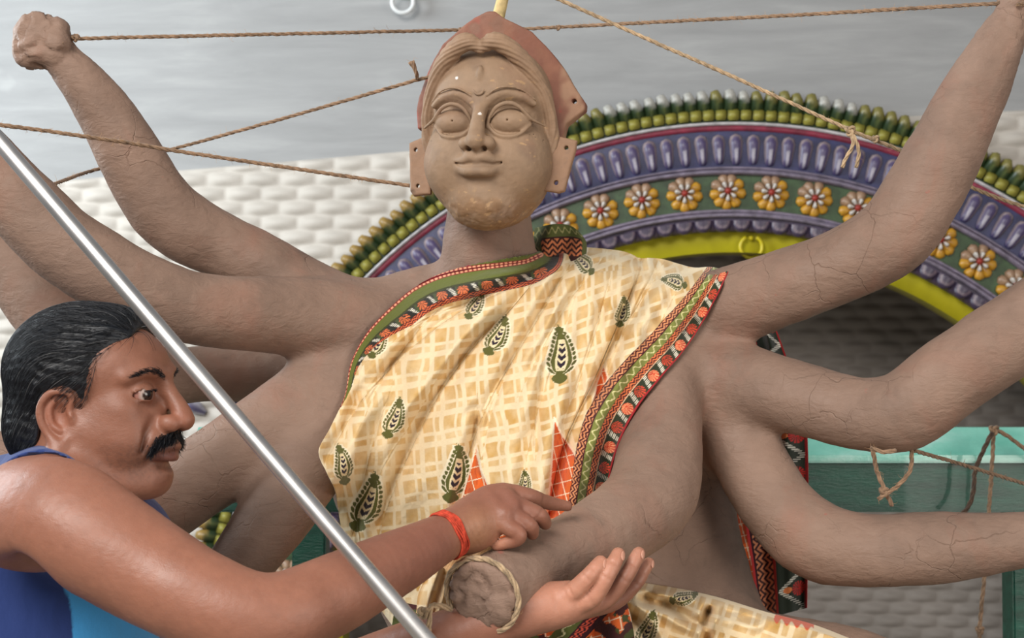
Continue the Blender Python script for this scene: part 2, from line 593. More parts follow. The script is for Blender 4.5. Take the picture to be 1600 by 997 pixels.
def loc(x, y, z): return np.stack(np.broadcast_arrays(np.asarray(x, float) * AS, np.asarray(y, float), np.asarray(z, float) * AS), -1)
def band(name, prof, mat, t0=-104, t1=100, seg=150):
    """profile rows (radius, metres proud of the wall) swept round the arch"""
    th = np.radians(np.linspace(t0, t1, seg)); p = np.array(prof, float)
    V = loc(p[None, :, 0] * np.sin(th)[:, None], -np.broadcast_to(p[None, :, 1], (seg, len(p))), p[None, :, 0] * np.cos(th)[:, None]).reshape(-1, 3)
    q = grid_faces(seg, len(p))
    o = mesh_obj(name, V, q, mat); o.parent = arch
    for pl in []: pass
    return o
def half_round(r0, r1, h0, h1, n=7):
    a = np.linspace(0, np.pi, n)
    return [((r0 + r1) / 2 - (r1 - r0) / 2 * math.cos(t), h0 + (h1 - h0) * math.sin(t)) for t in a]
band('yellow_ring', [(603, 0.10), (603, -0.006), (646, -0.006)], M_yellow)
band('plum_band', [(640, -0.02), (640, 0.044), (662, 0.046)], M_plum)
band('inner_moulding', half_round(659, 667, 0.046, 0.066) + half_round(667, 673, 0.046, 0.058, 5), M_lav)
band('green_band', [(672, 0.034), (729, 0.034)], M_green)
band('outer_moulding', half_round(727, 736, 0.034, 0.06) + half_round(736, 741, 0.034, 0.05, 5), M_lav)
band('blue_band', [(740, 0.034), (768, 0.04), (798, 0.036)], M_blue)
band('red_band', [(797, 0.036), (798, 0.044), (806, 0.044), (807, 0.036)], M_red)
band('bead_moulding', half_round(805, 811, 0.04, 0.056, 6), M_pale)
band('rim_band', [(810, 0.04), (833, 0.04), (835, 0.034), (835, 0.0)], M_dkgreen)

def relief(name, rows, nu, nv, colf, mat, hmax):
    """a pillow shaped piece: outline width(v) over v in 0..1, colour colf(u, v)"""
    v = np.linspace(0, 1, nv); u = np.linspace(-1, 1, nu)
    U, Vv = np.meshgrid(u, v, indexing='ij')
    wid, hgt_, zz = rows
    w = np.interp(Vv, *wid); h = np.interp(Vv, *hgt_) * np.sqrt(np.maximum(0, 1 - U ** 2))
    P = loc(U * w, -h * hmax, zz[0] + (zz[1] - zz[0]) * Vv)
    me_o = mesh_obj(name, P.reshape(-1, 3), grid_faces(nu, nv), mat, colors=colf(U, Vv).reshape(-1, 3))
    return me_o
def ring_copies(first, angles, r, h, jitter=0.0):
    """copies of a piece round the arch, standing at radius r"""
    for k, a in enumerate(angles):
        o = first if k == 0 else first.copy()
        if k: COL.objects.link(o)
        o.parent = arch
        t = R(a)
        o.location = (r * AS * math.sin(t), -h, r * AS * math.cos(t))
        o.rotation_euler = (0, t + (random.uniform(-jitter, jitter)), 0)
        s = 1 + random.uniform(-jitter, jitter); o.scale = (s, 1, s)
def L3(c): return lin(c)
def cmix(*pairs):
    """pairs: (weight array, colour) painted in order"""
    out = None
    for w, c in pairs:
        c = L3(c)
        if out is None: out = np.ones(w.shape + (3,)) * c
        else: out = out * (1 - w[..., None]) + w[..., None] * c
    return out
# long petals on the blue band
def petal_col(U, v):
    one = np.ones_like(U)
    rim = np.clip(smooth01(np.hypot(U, np.maximum(0, (v - 0.62) / 0.38)), 0.68, 0.86), 0, 1)
    streak = (np.abs(U) < 0.22) & (v < 0.5) & (v > 0.06)
    return cmix((one, (82, 70, 108)), (rim * smooth01(v, -0.1, 0.35), (156, 140, 142)), (streak * 0.7, (200, 194, 204)), (smooth01(-v, -0.12, 0), (58, 50, 96)))
pet = relief('petal', (([0, 0.1, 0.45, 0.75, 0.92, 1], [4.4, 7.2, 9.6, 11.0, 8.6, 0.9]), ([0, 0.12, 0.7, 0.93, 1], [0.15, 0.7, 1.0, 0.75, 0.1]), (-24, 24)), 11, 14, petal_col, M_piece, 0.022)
ring_copies(pet, np.arange(-81.0, 84, 2.0), 768, 0.039, 0.03)
# square tiles of the rim
bm = bmesh.new(); bmesh.ops.create_cube(bm, size=1)
bmesh.ops.scale(bm, verts=bm.verts, vec=(17.2 * AS, 0.022, 16 * AS)); bmesh.ops.bevel(bm, geom=bm.edges[:], offset=0.0035, segments=2, affect='EDGES')
sq = from_bm('square_tile', bm, paint('tile olive yellow', (128, 122, 52), 0.45, 0.3, 22, 0.2, dirt=(92, 100, 44)), arch, True)
ring_copies(sq, np.arange(-82.3, 84, 1.36), 821.5, 0.048, 0.04)
# curled leaves of the rim
def leaf_piece(tip, name='rim_leaf'):
    v = np.linspace(0, 1, 8); u = np.linspace(-1, 1, 7); U, Vv = np.meshgrid(u, v, indexing='ij')
    w = np.interp(Vv, [0, 0.35, 0.7, 1], [7.4, 7.6, 4.6, 0.5])
    x = U * w - 4 * Vv ** 2
    y = -(0.014 + 0.03 * np.sin(Vv * 2.6) * np.sqrt(np.maximum(0, 1 - U ** 2)) + 0.02 * Vv ** 2)
    c = cmix((np.ones_like(U), (44, 64, 36)), (smooth01(Vv + 0.12 * U, 0.52, 0.66), tip), ((np.abs(U) < 0.2) * (Vv < 0.5) * 0.6, (110, 120, 70)))
    o = mesh_obj(name, loc(x, y, -3 + 28 * Vv).reshape(-1, 3), grid_faces(7, 8), M_piece, colors=c.reshape(-1, 3))
    sm = o.modifiers.new('thick', 'SOLIDIFY'); sm.thickness = 0.012; sm.offset = 1
    return o
la, lb, lc = leaf_piece((158, 128, 66)), leaf_piece((190, 188, 180)), leaf_piece((136, 128, 66))
al = np.arange(-82, 84, 1.42)
wh = [(-17 < a < 14 and (int(a * 7.3) % 5) in (0, 1, 2)) for a in al]
ring_copies(la, [a for a, w_ in zip(al, wh) if not w_ and a < -19], 831, 0.02, 0.06)
ring_copies(lc, [a for a, w_ in zip(al, wh) if not w_ and a >= -19], 831, 0.02, 0.06)
ring_copies(lb, [a for a, w_ in zip(al, wh) if w_], 831, 0.02, 0.06)
# scallops under the plum band
def sc_col(U, v): return cmix((np.ones_like(U), (66, 54, 78)), (smooth01(np.abs(np.hypot(U, v - 1) - 0.55), -0.3, -0.02) * 0 + (np.abs(np.hypot(U * 0.9, (1 - v)) - 0.62) < 0.12), (118, 100, 112)))
scp = relief('scallop', (([0, 0.15, 0.5, 1], [4, 10, 14, 15.2]), ([0, 0.2, 1], [0.5, 0.9, 1.0]), (-15, 3)), 15, 9, sc_col, M_piece, 0.016)
ring_copies(scp, np.arange(-82, 84, 2.62), 652, 0.045, 0.02)
# flower rosettes
_fp = relief('petal', (([0, 0.3, 0.7, 0.9, 1], [2.5, 5.2, 8.3, 7.0, 0.8]), ([0, 0.5, 0.9, 1], [0.5, 1.0, 0.8, 0.1]), (5, 29)), 9, 9,
             lambda U, v: cmix((np.ones_like(U), (206, 152, 46)), ((np.abs(U) < 0.22) * smooth01(-v, -0.7, -0.4), (150, 92, 40))), M_piece, 0.017)
_fd = relief('petal', (([0, 0.3, 0.7, 0.9, 1], [2.5, 5.2, 8.3, 7.0, 0.8]), ([0, 0.5, 0.9, 1], [0.5, 1.0, 0.8, 0.1]), (5, 29)), 9, 9,
             lambda U, v: cmix((np.ones_like(U), (168, 136, 108)), (smooth01(v, 0.6, 1) * 0.4, (150, 110, 90))), M_piece, 0.017)
_fi = relief('inner_petal', (([0, 0.4, 0.8, 1], [1.2, 2.6, 4.0, 0.6]), ([0, 0.6, 0.9, 1], [0.6, 1.0, 0.9, 0.1]), (4, 16)), 7, 7,
             lambda U, v: cmix((np.ones_like(U), (222, 214, 206)), (smooth01(-v, -0.35, -0.1), (176, 110, 96))), M_piece, 0.016)
bm = bmesh.new(); bmesh.ops.create_uvsphere(bm, u_segments=12, v_segments=8, radius=5 * AS)
_fc = from_bm('flower', bm, paint('flower centre red', (140, 44, 34), 0.4, 0.2, 50), None, True)
M_ring = paint('flower disc brown', (140, 70, 44), 0.5)
fl_first = True
for k, a in enumerate(np.arange(-82.5 + 0.0, 84, 5.5) - 0.5 + 0.5):
    f = _fc if k == 0 else _fc.copy()
    if k: COL.objects.link(f)
    f.parent = arch; t = R(a)
    f.location = (701 * AS * math.sin(t), -0.062, 701 * AS * math.cos(t))
    for j in range(9):
        b = 40 * j + 180
        up = math.cos(R(b) )            # petals that face up are beige
        src = _fd if up > 0.5 else _fp
        p = src.copy(); COL.objects.link(p); p.parent = f
        p.location = (0, 0.024, 0); p.rotation_euler = (R(random.uniform(-6, 6)), R(b + random.uniform(-4, 4)), 0)
    for j in range(7):
        b = 51.4 * j + 180
        p = _fi.copy(); COL.objects.link(p); p.parent = f
        p.location = (0, 0.006, 0); p.rotation_euler = (0, R(b), 0)
for o in (_fp, _fd, _fi): bpy.data.objects.remove(o)

# ------------------------------------------------------------------ hooks, wall ornament
def ring_hook(name, px, py, pos, r, tr, mat, label, gap=0.0):
    a = np.linspace(gap, 2 * np.pi - gap, 33) + np.pi / 2
    c = pos
    P = c + np.stack([r * np.cos(a), np.zeros_like(a), r * np.sin(a)], -1)
    V, Fc = tube(P, tr, 8, cap=gap > 0)
    e = empty(name, c); o = mesh_obj('ring', V, Fc, mat, e)
    stem = np.array([c + np.array([0, 0, -r * 0.2 + r]), c + np.array([0, 0.06, r * 1.0])])
    V, Fc = tube(stem, tr * 1.1, 8); mesh_obj('stem', V, Fc, mat, e)
    tag(e, label, 'hook'); return e
_t = NT('white painted iron'); M_white = _t.out(rgba((212, 214, 214)), 0.4)
_t = NT('yellow painted iron'); M_ywire = _t.out(rgba((196, 180, 20)), 0.35)
_p = arch_pt((625 - 1140) * 1.0, -0.05, 1000 + 12)
ring_hook('ring_hook', 0, 0, _p, 0.034, 0.0075, M_white, 'white iron ring hook on the grey wall above the statue')
# the yellow ring hangs under the crown of the soffit
_p = arch_pt(37, -0.018, 615)
ring_hook('ring_hook', 0, 0, _p, 0.034, 0.0062, M_ywire, 'small yellow ring hook hanging on the yellow inner ring of the arch', 0.5)

orn = empty('leaf_ornament', arch_pt(-905, -0.02, 480))
tag(orn, 'painted leaf spray ornament in grey, blue and violet on cream relief wallpaper', 'ornament')
def orn_leaf(x, z, ang, ln, wd_, c1, c2):
    v = np.linspace(0, 1, 9); u = np.linspace(-1, 1, 7); U, Vv = np.meshgrid(u, v, indexing='ij')
    w = wd_ * np.interp(Vv, [0, 0.3, 0.8, 1], [0.3, 0.9, 0.7, 0.03])
    X = U * w; Zz = ln * Vv; h = 0.02 + 0.045 * np.sin(Vv * np.pi) * np.sqrt(np.maximum(0, 1 - U ** 2))
    ca, sa = math.cos(R(ang)), math.sin(R(ang))
    P = arch_pt(x + X * ca + Zz * sa, -h, z - X * sa + Zz * ca)
    c = cmix((np.ones_like(U), c1), (smooth01(np.abs(U), 0.25, 0.5), c2))
    mesh_obj('leaf', P.reshape(-1, 3), grid_faces(7, 9), M_piece, orn, colors=c.reshape(-1, 3))
for a in [(-915, 545, -20, 60, 14, (196, 196, 196), (120, 122, 130)), (-905, 540, 25, 56, 14, (206, 206, 204), (140, 142, 150)), (-925, 540, -60, 34, 9, (84, 100, 160), (150, 156, 170)),
          (-890, 535, 62, 44, 12, (60, 84, 150), (150, 150, 160)), (-910, 530, 150, 60, 14, (160, 160, 170), (120, 116, 130)),
          (-812, 372, -28, 62, 13, (176, 172, 180), (92, 84, 120)), (-800, 350, 20, 64, 14, (196, 196, 200), (70, 66, 104)), (-838, 352, -60, 54, 13, (88, 80, 116), (176, 172, 184)),
          (-812, 330, 70, 56, 13, (70, 100, 70), (150, 160, 150)), (-820, 318, 140, 58, 13, (200, 196, 196), (90, 84, 120)), (-828, 300, 200, 70, 15, (92, 84, 124), (190, 188, 194)),
          (-1080, 420, 10, 60, 14, (88, 108, 88), (150, 160, 140)), (-1068, 400, 60, 54, 13, (170, 174, 170), (96, 110, 100)), (-1090, 390, -40, 60, 14, (150, 156, 150), (80, 96, 84))]:
    orn_leaf(*a)

# ------------------------------------------------------------------ green table behind the statue
_t = NT('green gloss paint'); _co = _t.coord((1, 6, 6))
_c = _t.ramp(_t.noise(9, 6, _co), [(0.3, (8, 60, 46)), (0.6, (14, 82, 64)), (0.8, (28, 104, 84))])
_c = _t.mix(_t.ramp(_t.noise(14, 7, _t.coord(), 0.7), [(0.66, (0, 0, 0, 1)), (0.72, (0.7, 0.7, 0.7, 1))]), _c, rgba((112, 176, 158)))
M_table = _t.out(_c, 0.3, _t.bump(_t.noise(60, 6, _t.coord((1, 4, 4)), 0.65), 0.35, 0.004), spec=0.5, coat=0.15)
from math import sqrt
def box(bm, lo, hi, bev=0.004):
    r = bmesh.ops.create_cube(bm, size=1)
    lo, hi = Vector(lo), Vector(hi)
    bmesh.ops.scale(bm, verts=r['verts'], vec=hi - lo); bmesh.ops.translate(bm, verts=r['verts'], vec=(lo + hi) / 2)
    if bev: bmesh.ops.bevel(bm, geom=list({e for v in r['verts'] for e in v.link_edges}), offset=bev, segments=2, affect='EDGES')
_t = NT('ledge pale aqua'); _co = _t.coord()
_c = _t.ramp(_t.noise(5, 6, _t.coord((1, 2, 2))), [(0.3, (96, 176, 156)), (0.55, (132, 200, 182)), (0.75, (196, 226, 218))])  # pale aqua on ledge and nosing, whiter in mottled patches
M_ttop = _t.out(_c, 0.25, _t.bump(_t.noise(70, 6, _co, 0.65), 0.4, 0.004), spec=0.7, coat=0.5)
TD0, TD1 = 2.9, 4.22
tl, tr_ = W(300, 712, TD0), W(1690, 712, TD0)
ZT = tl[2]; x0, x1 = tl[0], tr_[0]
y0 = tl[1]
table = empty('stage_frame', (0.5 * (x0 + x1), y0 + 0.05, 0)); tag(table, 'green gloss painted wooden stage frame with a pale aqua ledge behind the statue', 'stage frame')
def tpart(name, boxes, mat=None):
    bm = bmesh.new()
    for lo, hi in boxes: box(bm, lo, hi)
    o = from_bm(name, bm, mat or M_table); put(o, table); return o
zs_ = lambda py: W(800, py, TD0)[2]
_zb, _zt = zs_(712), W(800, 668, TD0 + 0.05)[2]
def prism(name, prof, mat):                    # profile (y, z) drawn along x
    n = len(prof); V = [(x0, y, z) for y, z in prof] + [(x1, y, z) for y, z in prof]
    Fc = [tuple(range(n))[::-1], tuple(range(n, 2 * n))] + [(i, (i + 1) % n, n + (i + 1) % n, n + i) for i in range(n)]
    return mesh_obj(name, V, Fc, mat, table, smooth=False)
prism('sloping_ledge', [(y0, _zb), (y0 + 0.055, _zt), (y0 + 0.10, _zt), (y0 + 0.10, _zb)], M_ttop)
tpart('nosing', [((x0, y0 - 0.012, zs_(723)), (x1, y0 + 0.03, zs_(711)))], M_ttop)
tpart('apron', [((x0 + 0.01, y0 + 0.012, zs_(801)), (x1 - 0.01, y0 + 0.04, zs_(722)))])
for pxl in ((455, 508), (1584, 1640)):
    a, b = W(pxl[0], 800, TD0)[0], W(pxl[1], 800, TD0)[0]
    tpart('leg', [((a, y0 + 0.015, 0), (b, y0 + 0.085, zs_(790)))])

# ------------------------------------------------------------------ the clay statue
def mpp(d): return d / F
def chain_px(rows, n=5):
    """rows (px, py, depth, radius px) to a world-space chain"""
    r = np.array(rows, float)
    P = W(r[:, 0], r[:, 1], r[:, 2])
    return Chain(np.hstack([P, (r[:, 3] * r[:, 2] / F)[:, None]]), n)
def ell_px(px, py, d, rx, ry, rd, rot=None):
    return Ell(W(px, py, d), (rx * d / F, rd, ry * d / F), rot)

def clay(name, base, red=0.5, bumpy=1.0):
    t = NT(name); co = t.coord()
    c = t.ramp(t.noise(7, 6, co, 0.6, 0.3), [(0.28, tuple(np.array(base) * 0.86)), (0.5, base), (0.74, tuple(np.array(base) * 1.1))])
    c = t.mix(t.ramp(t.noise(5.5, 5, t.coord((1.3, 1, 0.8)), 0.65, 0.6), [(0.52, (0, 0, 0, 1)), (0.80, (red, red, red, 1))]), c, rgba(np.array(base) * np.array([1.12, 0.90, 0.84])))
    c = t.mix(t.ramp(t.noise(26, 6, co, 0.7), [(0.60, (0, 0, 0, 1)), (0.76, (0.45, 0.45, 0.45, 1))]), c, rgba(np.array(base) * 0.74))
    c = t.mix(t.ramp(t.noise(34, 3, t.coord((1, 1, 1.7)), 0.5), [(0.735, (0, 0, 0, 1)), (0.78, (0.4, 0.4, 0.4, 1))]), c, rgba((168, 86, 74)))
    h1 = t.bump(t.noise(9, 4, t.coord((1, 1, 1.6)), 0.5), 0.35 * bumpy, 0.02)
    h2 = t.bump(t.noise(46, 6, t.coord((1, 1, 2.2)), 0.62, 0.8), 0.42 * bumpy, 0.006, h1)
    h3 = t.bump(t.noise(420, 4, co), 0.22, 0.001, h2)
    vo = t.n('ShaderNodeTexVoronoi', feature='DISTANCE_TO_EDGE'); vo.inputs['Scale'].default_value = 11
    wv = t.n('ShaderNodeVectorMath', operation='ADD'); t.l(co, wv.inputs[0])
    nz = t.n('ShaderNodeTexNoise'); nz.inputs['Scale'].default_value = 9; nz.inputs['Detail'].default_value = 4; t.l(co, nz.inputs['Vector'])
    sc = t.n('ShaderNodeVectorMath', operation='SCALE'); sc.inputs['Scale'].default_value = 0.12; t.l(nz.outputs['Color'], sc.inputs[0]); t.l(sc.outputs[0], wv.inputs[1]); t.l(wv.outputs[0], vo.inputs['Vector'])
    crk = t.ramp(vo.outputs['Distance'], [(0.0, (0, 0, 0, 1)), (0.012, (1, 1, 1, 1))])
    msk = t.ramp(t.noise(4.0, 3, co), [(0.52, (1, 1, 1, 1)), (0.6, (0, 0, 0, 1))])
    crk = t.mix(1.0, crk, msk, 'LIGHTEN')
    h4 = t.bump(crk, 0.5 * bumpy, 0.004, h3)
    rg = t.ramp(t.noise(12, 4, co), [(0.3, (0.5, 0.5, 0.5, 1)), (0.7, (0.72, 0.72, 0.72, 1))])
    return t.out(c, rg, h4, spec=0.28)
M_clay = clay('grey brown clay', (138, 113, 98))

body_ops = {}
L = {}
L['torso'] = [
    (ell_px(820, 580, 2.34, 285, 168, 0.155), '+', 0.0),
    (ell_px(800, 690, 2.32, 265, 200, 0.165), '+', 0.06),
    (chain_px([(870, 780, 2.33, 215), (930, 900, 2.33, 205), (960, 990, 2.34, 220)]), '+', 0.06),
    (chain_px([(565, 505, 2.31, 62), (690, 482, 2.33, 66), (820, 486, 2.34, 66), (960, 492, 2.33, 60), (1085, 500, 2.31, 58)]), '+', 0.05),
    (chain_px([(1090, 560, 2.30, 62), (1085, 660, 2.30, 62), (1075, 770, 2.31, 72), (1075, 860, 2.32, 84), (1070, 960, 2.33, 110)]), '+', 0.045),
    (chain_px([(560, 560, 2.32, 50), (545, 640, 2.33, 58), (600, 760, 2.34, 80), (690, 900, 2.34, 110)]), '+', 0.05),
    (chain_px([(1010, 1040, 2.30, 120), (1180, 1060, 2.18, 104), (1360, 1085, 2.05, 92), (1480, 1180, 1.98, 84)]), '+', 0.06),
    (chain_px([(860, 1040, 2.32, 170), (700, 1100, 2.25, 120), (560, 1200, 2.2, 100)]), '+', 0.06),
]
L['neck'] = [(chain_px([(764, 330, 2.27, 64), (764, 380, 2.28, 71), (766, 425, 2.29, 78), (776, 470, 2.31, 96)]), '+', 0.03)]
ARMS = [
    # viewer's left, from the top
    [(585, 510, 2.31, 58), (535, 492, 2.30, 60), (470, 455, 2.30, 56), (400, 412, 2.29, 52), (345, 384, 2.28, 51), (290, 355, 2.26, 55), (248, 318, 2.24, 54), (208, 250, 2.22, 51), (170, 185, 2.20, 45), (128, 128, 2.18, 36), (92, 88, 2.17, 29)],
    [(590, 520, 2.27, 60), (520, 502, 2.24, 64), (450, 494, 2.20, 61), (370, 489, 2.15, 58), (295, 480, 2.11, 57), (225, 456, 2.08, 60), (165, 425, 2.06, 62), (90, 374, 2.04, 60), (15, 298, 2.03, 57), (-60, 212, 2.02, 48)],
    [(580, 580, 2.36, 52), (500, 588, 2.37, 48), (420, 585, 2.38, 44), (330, 584, 2.38, 43), (250, 588, 2.37, 46), (170, 575, 2.36, 55), (100, 512, 2.36, 58), (40, 440, 2.37, 54), (-20, 370, 2.38, 50)],
    [(555, 590, 2.26, 70), (500, 622, 2.22, 70), (440, 660, 2.18, 66), (380, 700, 2.15, 62), (310, 748, 2.13, 62), (240, 792, 2.12, 60), (150, 790, 2.13, 54), (60, 740, 2.15, 40), (-30, 700, 2.17, 34)],
    [(550, 640, 2.24, 66), (505, 690, 2.19, 64), (470, 745, 2.14, 59), (430, 805, 2.10, 57), (385, 868, 2.08, 52), (330, 960, 2.08, 50)],
    # viewer's right
    [(1070, 500, 2.30, 60), (1110, 488, 2.26, 60), (1175, 467, 2.22, 60), (1250, 440, 2.18, 59), (1330, 408, 2.15, 58), (1398, 366, 2.13, 62), (1445, 296, 2.12, 61), (1495, 200, 2.11, 56), (1545, 100, 2.10, 45), (1582, 25, 2.10, 30), (1600, -45, 2.10, 27)],
    [(1080, 575, 2.27, 62), (1120, 592, 2.23, 64), (1190, 606, 2.18, 59), (1270, 628, 2.13, 57), (1345, 646, 2.09, 57), (1415, 640, 2.06, 63), (1490, 584, 2.04, 63), (1590, 516, 2.02, 62), (1700, 430, 2.00, 50)],
    [(1085, 600, 2.27, 60), (1128, 640, 2.24, 62), (1165, 706, 2.20, 58), (1212, 785, 2.16, 59), (1270, 842, 2.13, 63), (1350, 860, 2.10, 57), (1450, 857, 2.08, 56), (1550, 848, 2.07, 48), (1650, 836, 2.06, 38)],
    # the arm held by the man
    [(1050, 540, 2.24, 50), (1040, 600, 2.19, 56), (1034, 660, 2.14, 63), (1030, 722, 2.08, 68), (1012, 782, 2.01, 70), (950, 830, 1.93, 63), (875, 870, 1.84, 56), (800, 907, 1.76, 56), (750, 932, 1.71, 57), (690, 962, 1.64, 58)],
]
for i, a in enumerate(ARMS): L['arm%d' % i] = [(chain_px(a, 6), '+', 0.0)]
ops = list(L['torso']) + [(p, o, 0.03) for p, o, k in L['neck']]
for i in range(9): ops.append((L['arm%d' % i][0][0], '+', 0.030))
# torn lumps of clay at the wrists and the cut end of the held arm
lump = [(ell_px(66, 64, 2.165, 42, 40, 0.034, (0, 25, 0)), '+', 0.012), (ell_px(48, 84, 2.165, 27, 26, 0.026), '+', 0.012), (ell_px(84, 48, 2.165, 26, 20, 0.024), '+', 0.01), (ell_px(60, 36, 2.165, 24, 18, 0.022), '+', 0.01), (ell_px(92, 72, 2.16, 20, 24, 0.03), '+', 0.006), (chain_px([(58, 116, 2.14, 5), (84, 98, 2.125, 6), (108, 84, 2.13, 6), (124, 70, 2.16, 5)]), '-', 0.006), (chain_px([(40, 70, 2.125, 3), (62, 58, 2.12, 4), (86, 66, 2.12, 3)]), '-', 0.006)]
ops += lump
_ca, _cb = W(875, 872, 1.84), W(742, 938, 1.712)
_cn = (_cb - _ca) / np.linalg.norm(_cb - _ca); _cn = np.array([-0.40, -0.88, -0.22]); _cn /= np.linalg.norm(_cn)
ops.append((Fn(lambda P: np.maximum(-((P - _cb) @ _cn), np.sqrt(((P - _cb) ** 2).sum(-1)) - 0.12)), '-', 0.008))
_l0 = W(64, 62, 2.165); _l1 = W(735, 940, 1.70); _l2 = W(1592, 15, 2.08)
def rough(P):
    n = 0.0022 * noise(P, 16, 3, 2) + 0.0007 * noise(P, 60, 4, 2)
    w = np.exp(-(((P - _l0) ** 2).sum(-1)) / 0.052 ** 2) + 0.8 * np.exp(-(((P - _l1) ** 2).sum(-1)) / 0.05 ** 2)
    w = w + 0.35 * np.exp(-(((P - _l2) ** 2).sum(-1)) / 0.07 ** 2)
    big = noise(P, 30, 8, 3); crease = -np.maximum(0, 0.16 - np.abs(noise(P, 40, 9, 2))) * 0.085
    return n + w * (0.013 * big + 0.004 * noise(P, 85, 10, 2) - crease * 0.9)
V, Q = sdf_mesh(ops, W(-90, 1210, 2.35) * [1, 0, 1] + [0, 1.60, 0], W(1700, -60, 2.35) * [1, 0, 1] + [0.03, 2.72, 0], 0.0052, slack=0.02)
V = displace(V, Q, rough)
V, Q = main_piece(V, Q)
N = vnormals(V, Q)
# split into the pieces they were modelled as
keys = ['torso', 'neck'] + ['arm%d' % i for i in range(9)]
dist = np.stack([combine([(p, o, 0 if j == 0 else k) for j, (p, o, k) in enumerate(L[kk])], V) for kk in keys], 1)
dist[:, 2:] += 0.012
lab = dist.argmin(1)
tip = ((V - _l0) ** 2).sum(1) < 0.1 ** 2; lab[tip] = 2
tip = ((V - _l1) ** 2).sum(1) < 0.075 ** 2; lab[tip] = 10
ql = np.sort(lab[Q], 1)[:, 1]
statue = empty('clay_statue', (0.06, 2.36, 0.55))
tag(statue, 'unpainted grey-brown clay statue with many bent arms and a reddish crown plate', 'statue')
for i, kk in enumerate(keys):
    q = Q[ql == i]
    if not len(q): continue
    u, inv = np.unique(q, return_inverse=True)
    mesh_obj('arm' if kk.startswith('arm') else kk, V[u], inv.reshape(-1, 4), M_clay, statue, normals=N[u])

# ---- head: local units are pixels at its distance, x to the viewer's right, y to the viewer, z up
HD = 2.14
yaw, tilt, roll = R(-11), R(0), R(1.0)
ex = np.array([math.cos(yaw), math.sin(yaw), 0]); ey = np.array([math.sin(yaw), -math.cos(yaw), 0]); ez = np.array([0, 0, 1.0])
ey, ez = ey * math.cos(tilt) + ez * math.sin(tilt), ez * math.cos(tilt) - ey * math.sin(tilt)
ex, ez = ex * math.cos(roll) - ez * math.sin(roll), ez * math.cos(roll) + ex * math.sin(roll)
HF = Frame(W(771, 219, HD + 0.05), np.stack([ex, ey, ez], 1), HD / F)
M_face = clay('face clay', (156, 129, 106), 0.3, 0.35)
def both(f): return [f(-1), f(1)]
def ch(*rows, n=5): return Chain(rows, n)
H = [(Ell((0, -20, 38), (102, 112, 102)), '+', 0), (Ell((0, 12, -40), (98, 98, 104)), '+', 26), (Ell((0, 22, 66), (95, 88, 84)), '+', 20),
     (Ell((0, 58, -112), (50, 42, 33)), '+', 30)]
for s in (-1, 1):
    H += [(Ell((s * 50, 50, -44), (46, 50, 52)), '+', 26),
          (Ell((s * 44, 121, 15), (38, 26, 19), (0, s * -6, 0)), '-', 22)]
H += [(ch((0, 104, 44, 8), (0, 113, 18, 10), (0, 124, -6, 12), (0, 134, -22, 13.5)), '+', 14)]
for s in (-1, 1):
    H += [(Ell((s * 17, 119, -25), (11.5, 14, 11)), '+', 8), (Ell((s * 11.5, 124, -36), (5.5, 11, 6.5)), '-', 4),
          (ch((s * 12, 104, 46, 5), (s * 34, 104, 55, 6), (s * 62, 92, 52, 5), (s * 80, 78, 42, 3)), '+', 14),
          (Ell((s * 43.5, 82.5, 14), (34, 24, 21), (0, s * -4, s * -10)), '+', 2),
          (ch((s * 11, 100, 5, 2.6), (s * 16, 105, 18, 2.6), (s * 28, 109, 33, 3.2), (s * 45, 108, 38.5, 3.4), (s * 61, 102, 33, 3.2), (s * 77, 90, 17, 2.8), (s * 95, 71, 9, 1.8)), '+', 3),
          (ch((s * 13, 101, 4, 2.2), (s * 28, 104, -9, 2.4), (s * 46, 102, -11.5, 2.6), (s * 62, 95, -6, 2.4), (s * 75, 85, 8, 1.4)), '+', 6),
          (ch((s * 16, 106, 32, 1.2), (s * 30, 109, 43, 1.4), (s * 46, 108, 48, 1.4), (s * 64, 99, 42, 1.2)), '-', 4)]
H += [(ch((-39, 99, -49.5, 3), (-24, 111, -49, 7), (-10, 118, -45.5, 9), (0, 118, -48, 8), (10, 118, -45.5, 9), (24, 111, -49, 7), (39, 99, -49.5, 3)), '+', 9),
      (ch((-30, 103, -61, 5), (-14, 113, -66, 9.5), (0, 115, -67, 10.5), (14, 113, -66, 9.5), (30, 103, -61, 5)), '+', 9),
      (ch((0, 132, -30, 4.5), (0, 118, -38, 5)), '+', 5),
      (ch((-45, 96, -46, 1.2), (-26, 115, -56.5, 2.4), (-9, 125, -56, 2.6), (0, 126, -57.5, 2.6), (9, 125, -56, 2.6), (26, 115, -56.5, 2.4), (45, 96, -46, 1.2)), '-', 3),
      (Ell((0, 122, -84), (26, 12, 6)), '-', 12)]
for s in (-1, 1): pass
# hair rolls, with the parting
hairL = [ch((-3, 106, 126, 9), (-22, 108, 134, 14), (-46, 98, 122, 14), (-70, 80, 98, 13), (-86, 60, 70, 12), (-97, 42, 36, 11), (-101, 28, 0, 10), (-100, 18, -40, 8), (-96, 16, -70, 5)),
         ch((3, 106, 126, 9), (22, 108, 134, 14), (46, 98, 122, 14), (70, 80, 98, 13), (86, 60, 70, 12), (97, 42, 36, 11), (101, 28, 0, 10), (100, 18, -40, 8), (96, 16, -70, 5))]
hm = [(p, '+', 5) for p in hairL]
H += hm
H += [(Ell((0, -26, 60), (100, 112, 92)), '+', 6), (ch((0, 122, 136, 4), (0, 116, 110, 3)), '-', 6)]
H += [(ch((-8, 115, 58, 1.2), (-5, 116, 53, 1.8), (0, 116, 51, 2), (5, 116, 53, 1.8), (8, 115, 58, 1.2)), '+', 2), (Ell((0, 108, 86), (5, 5, 11)), '+', 5)]
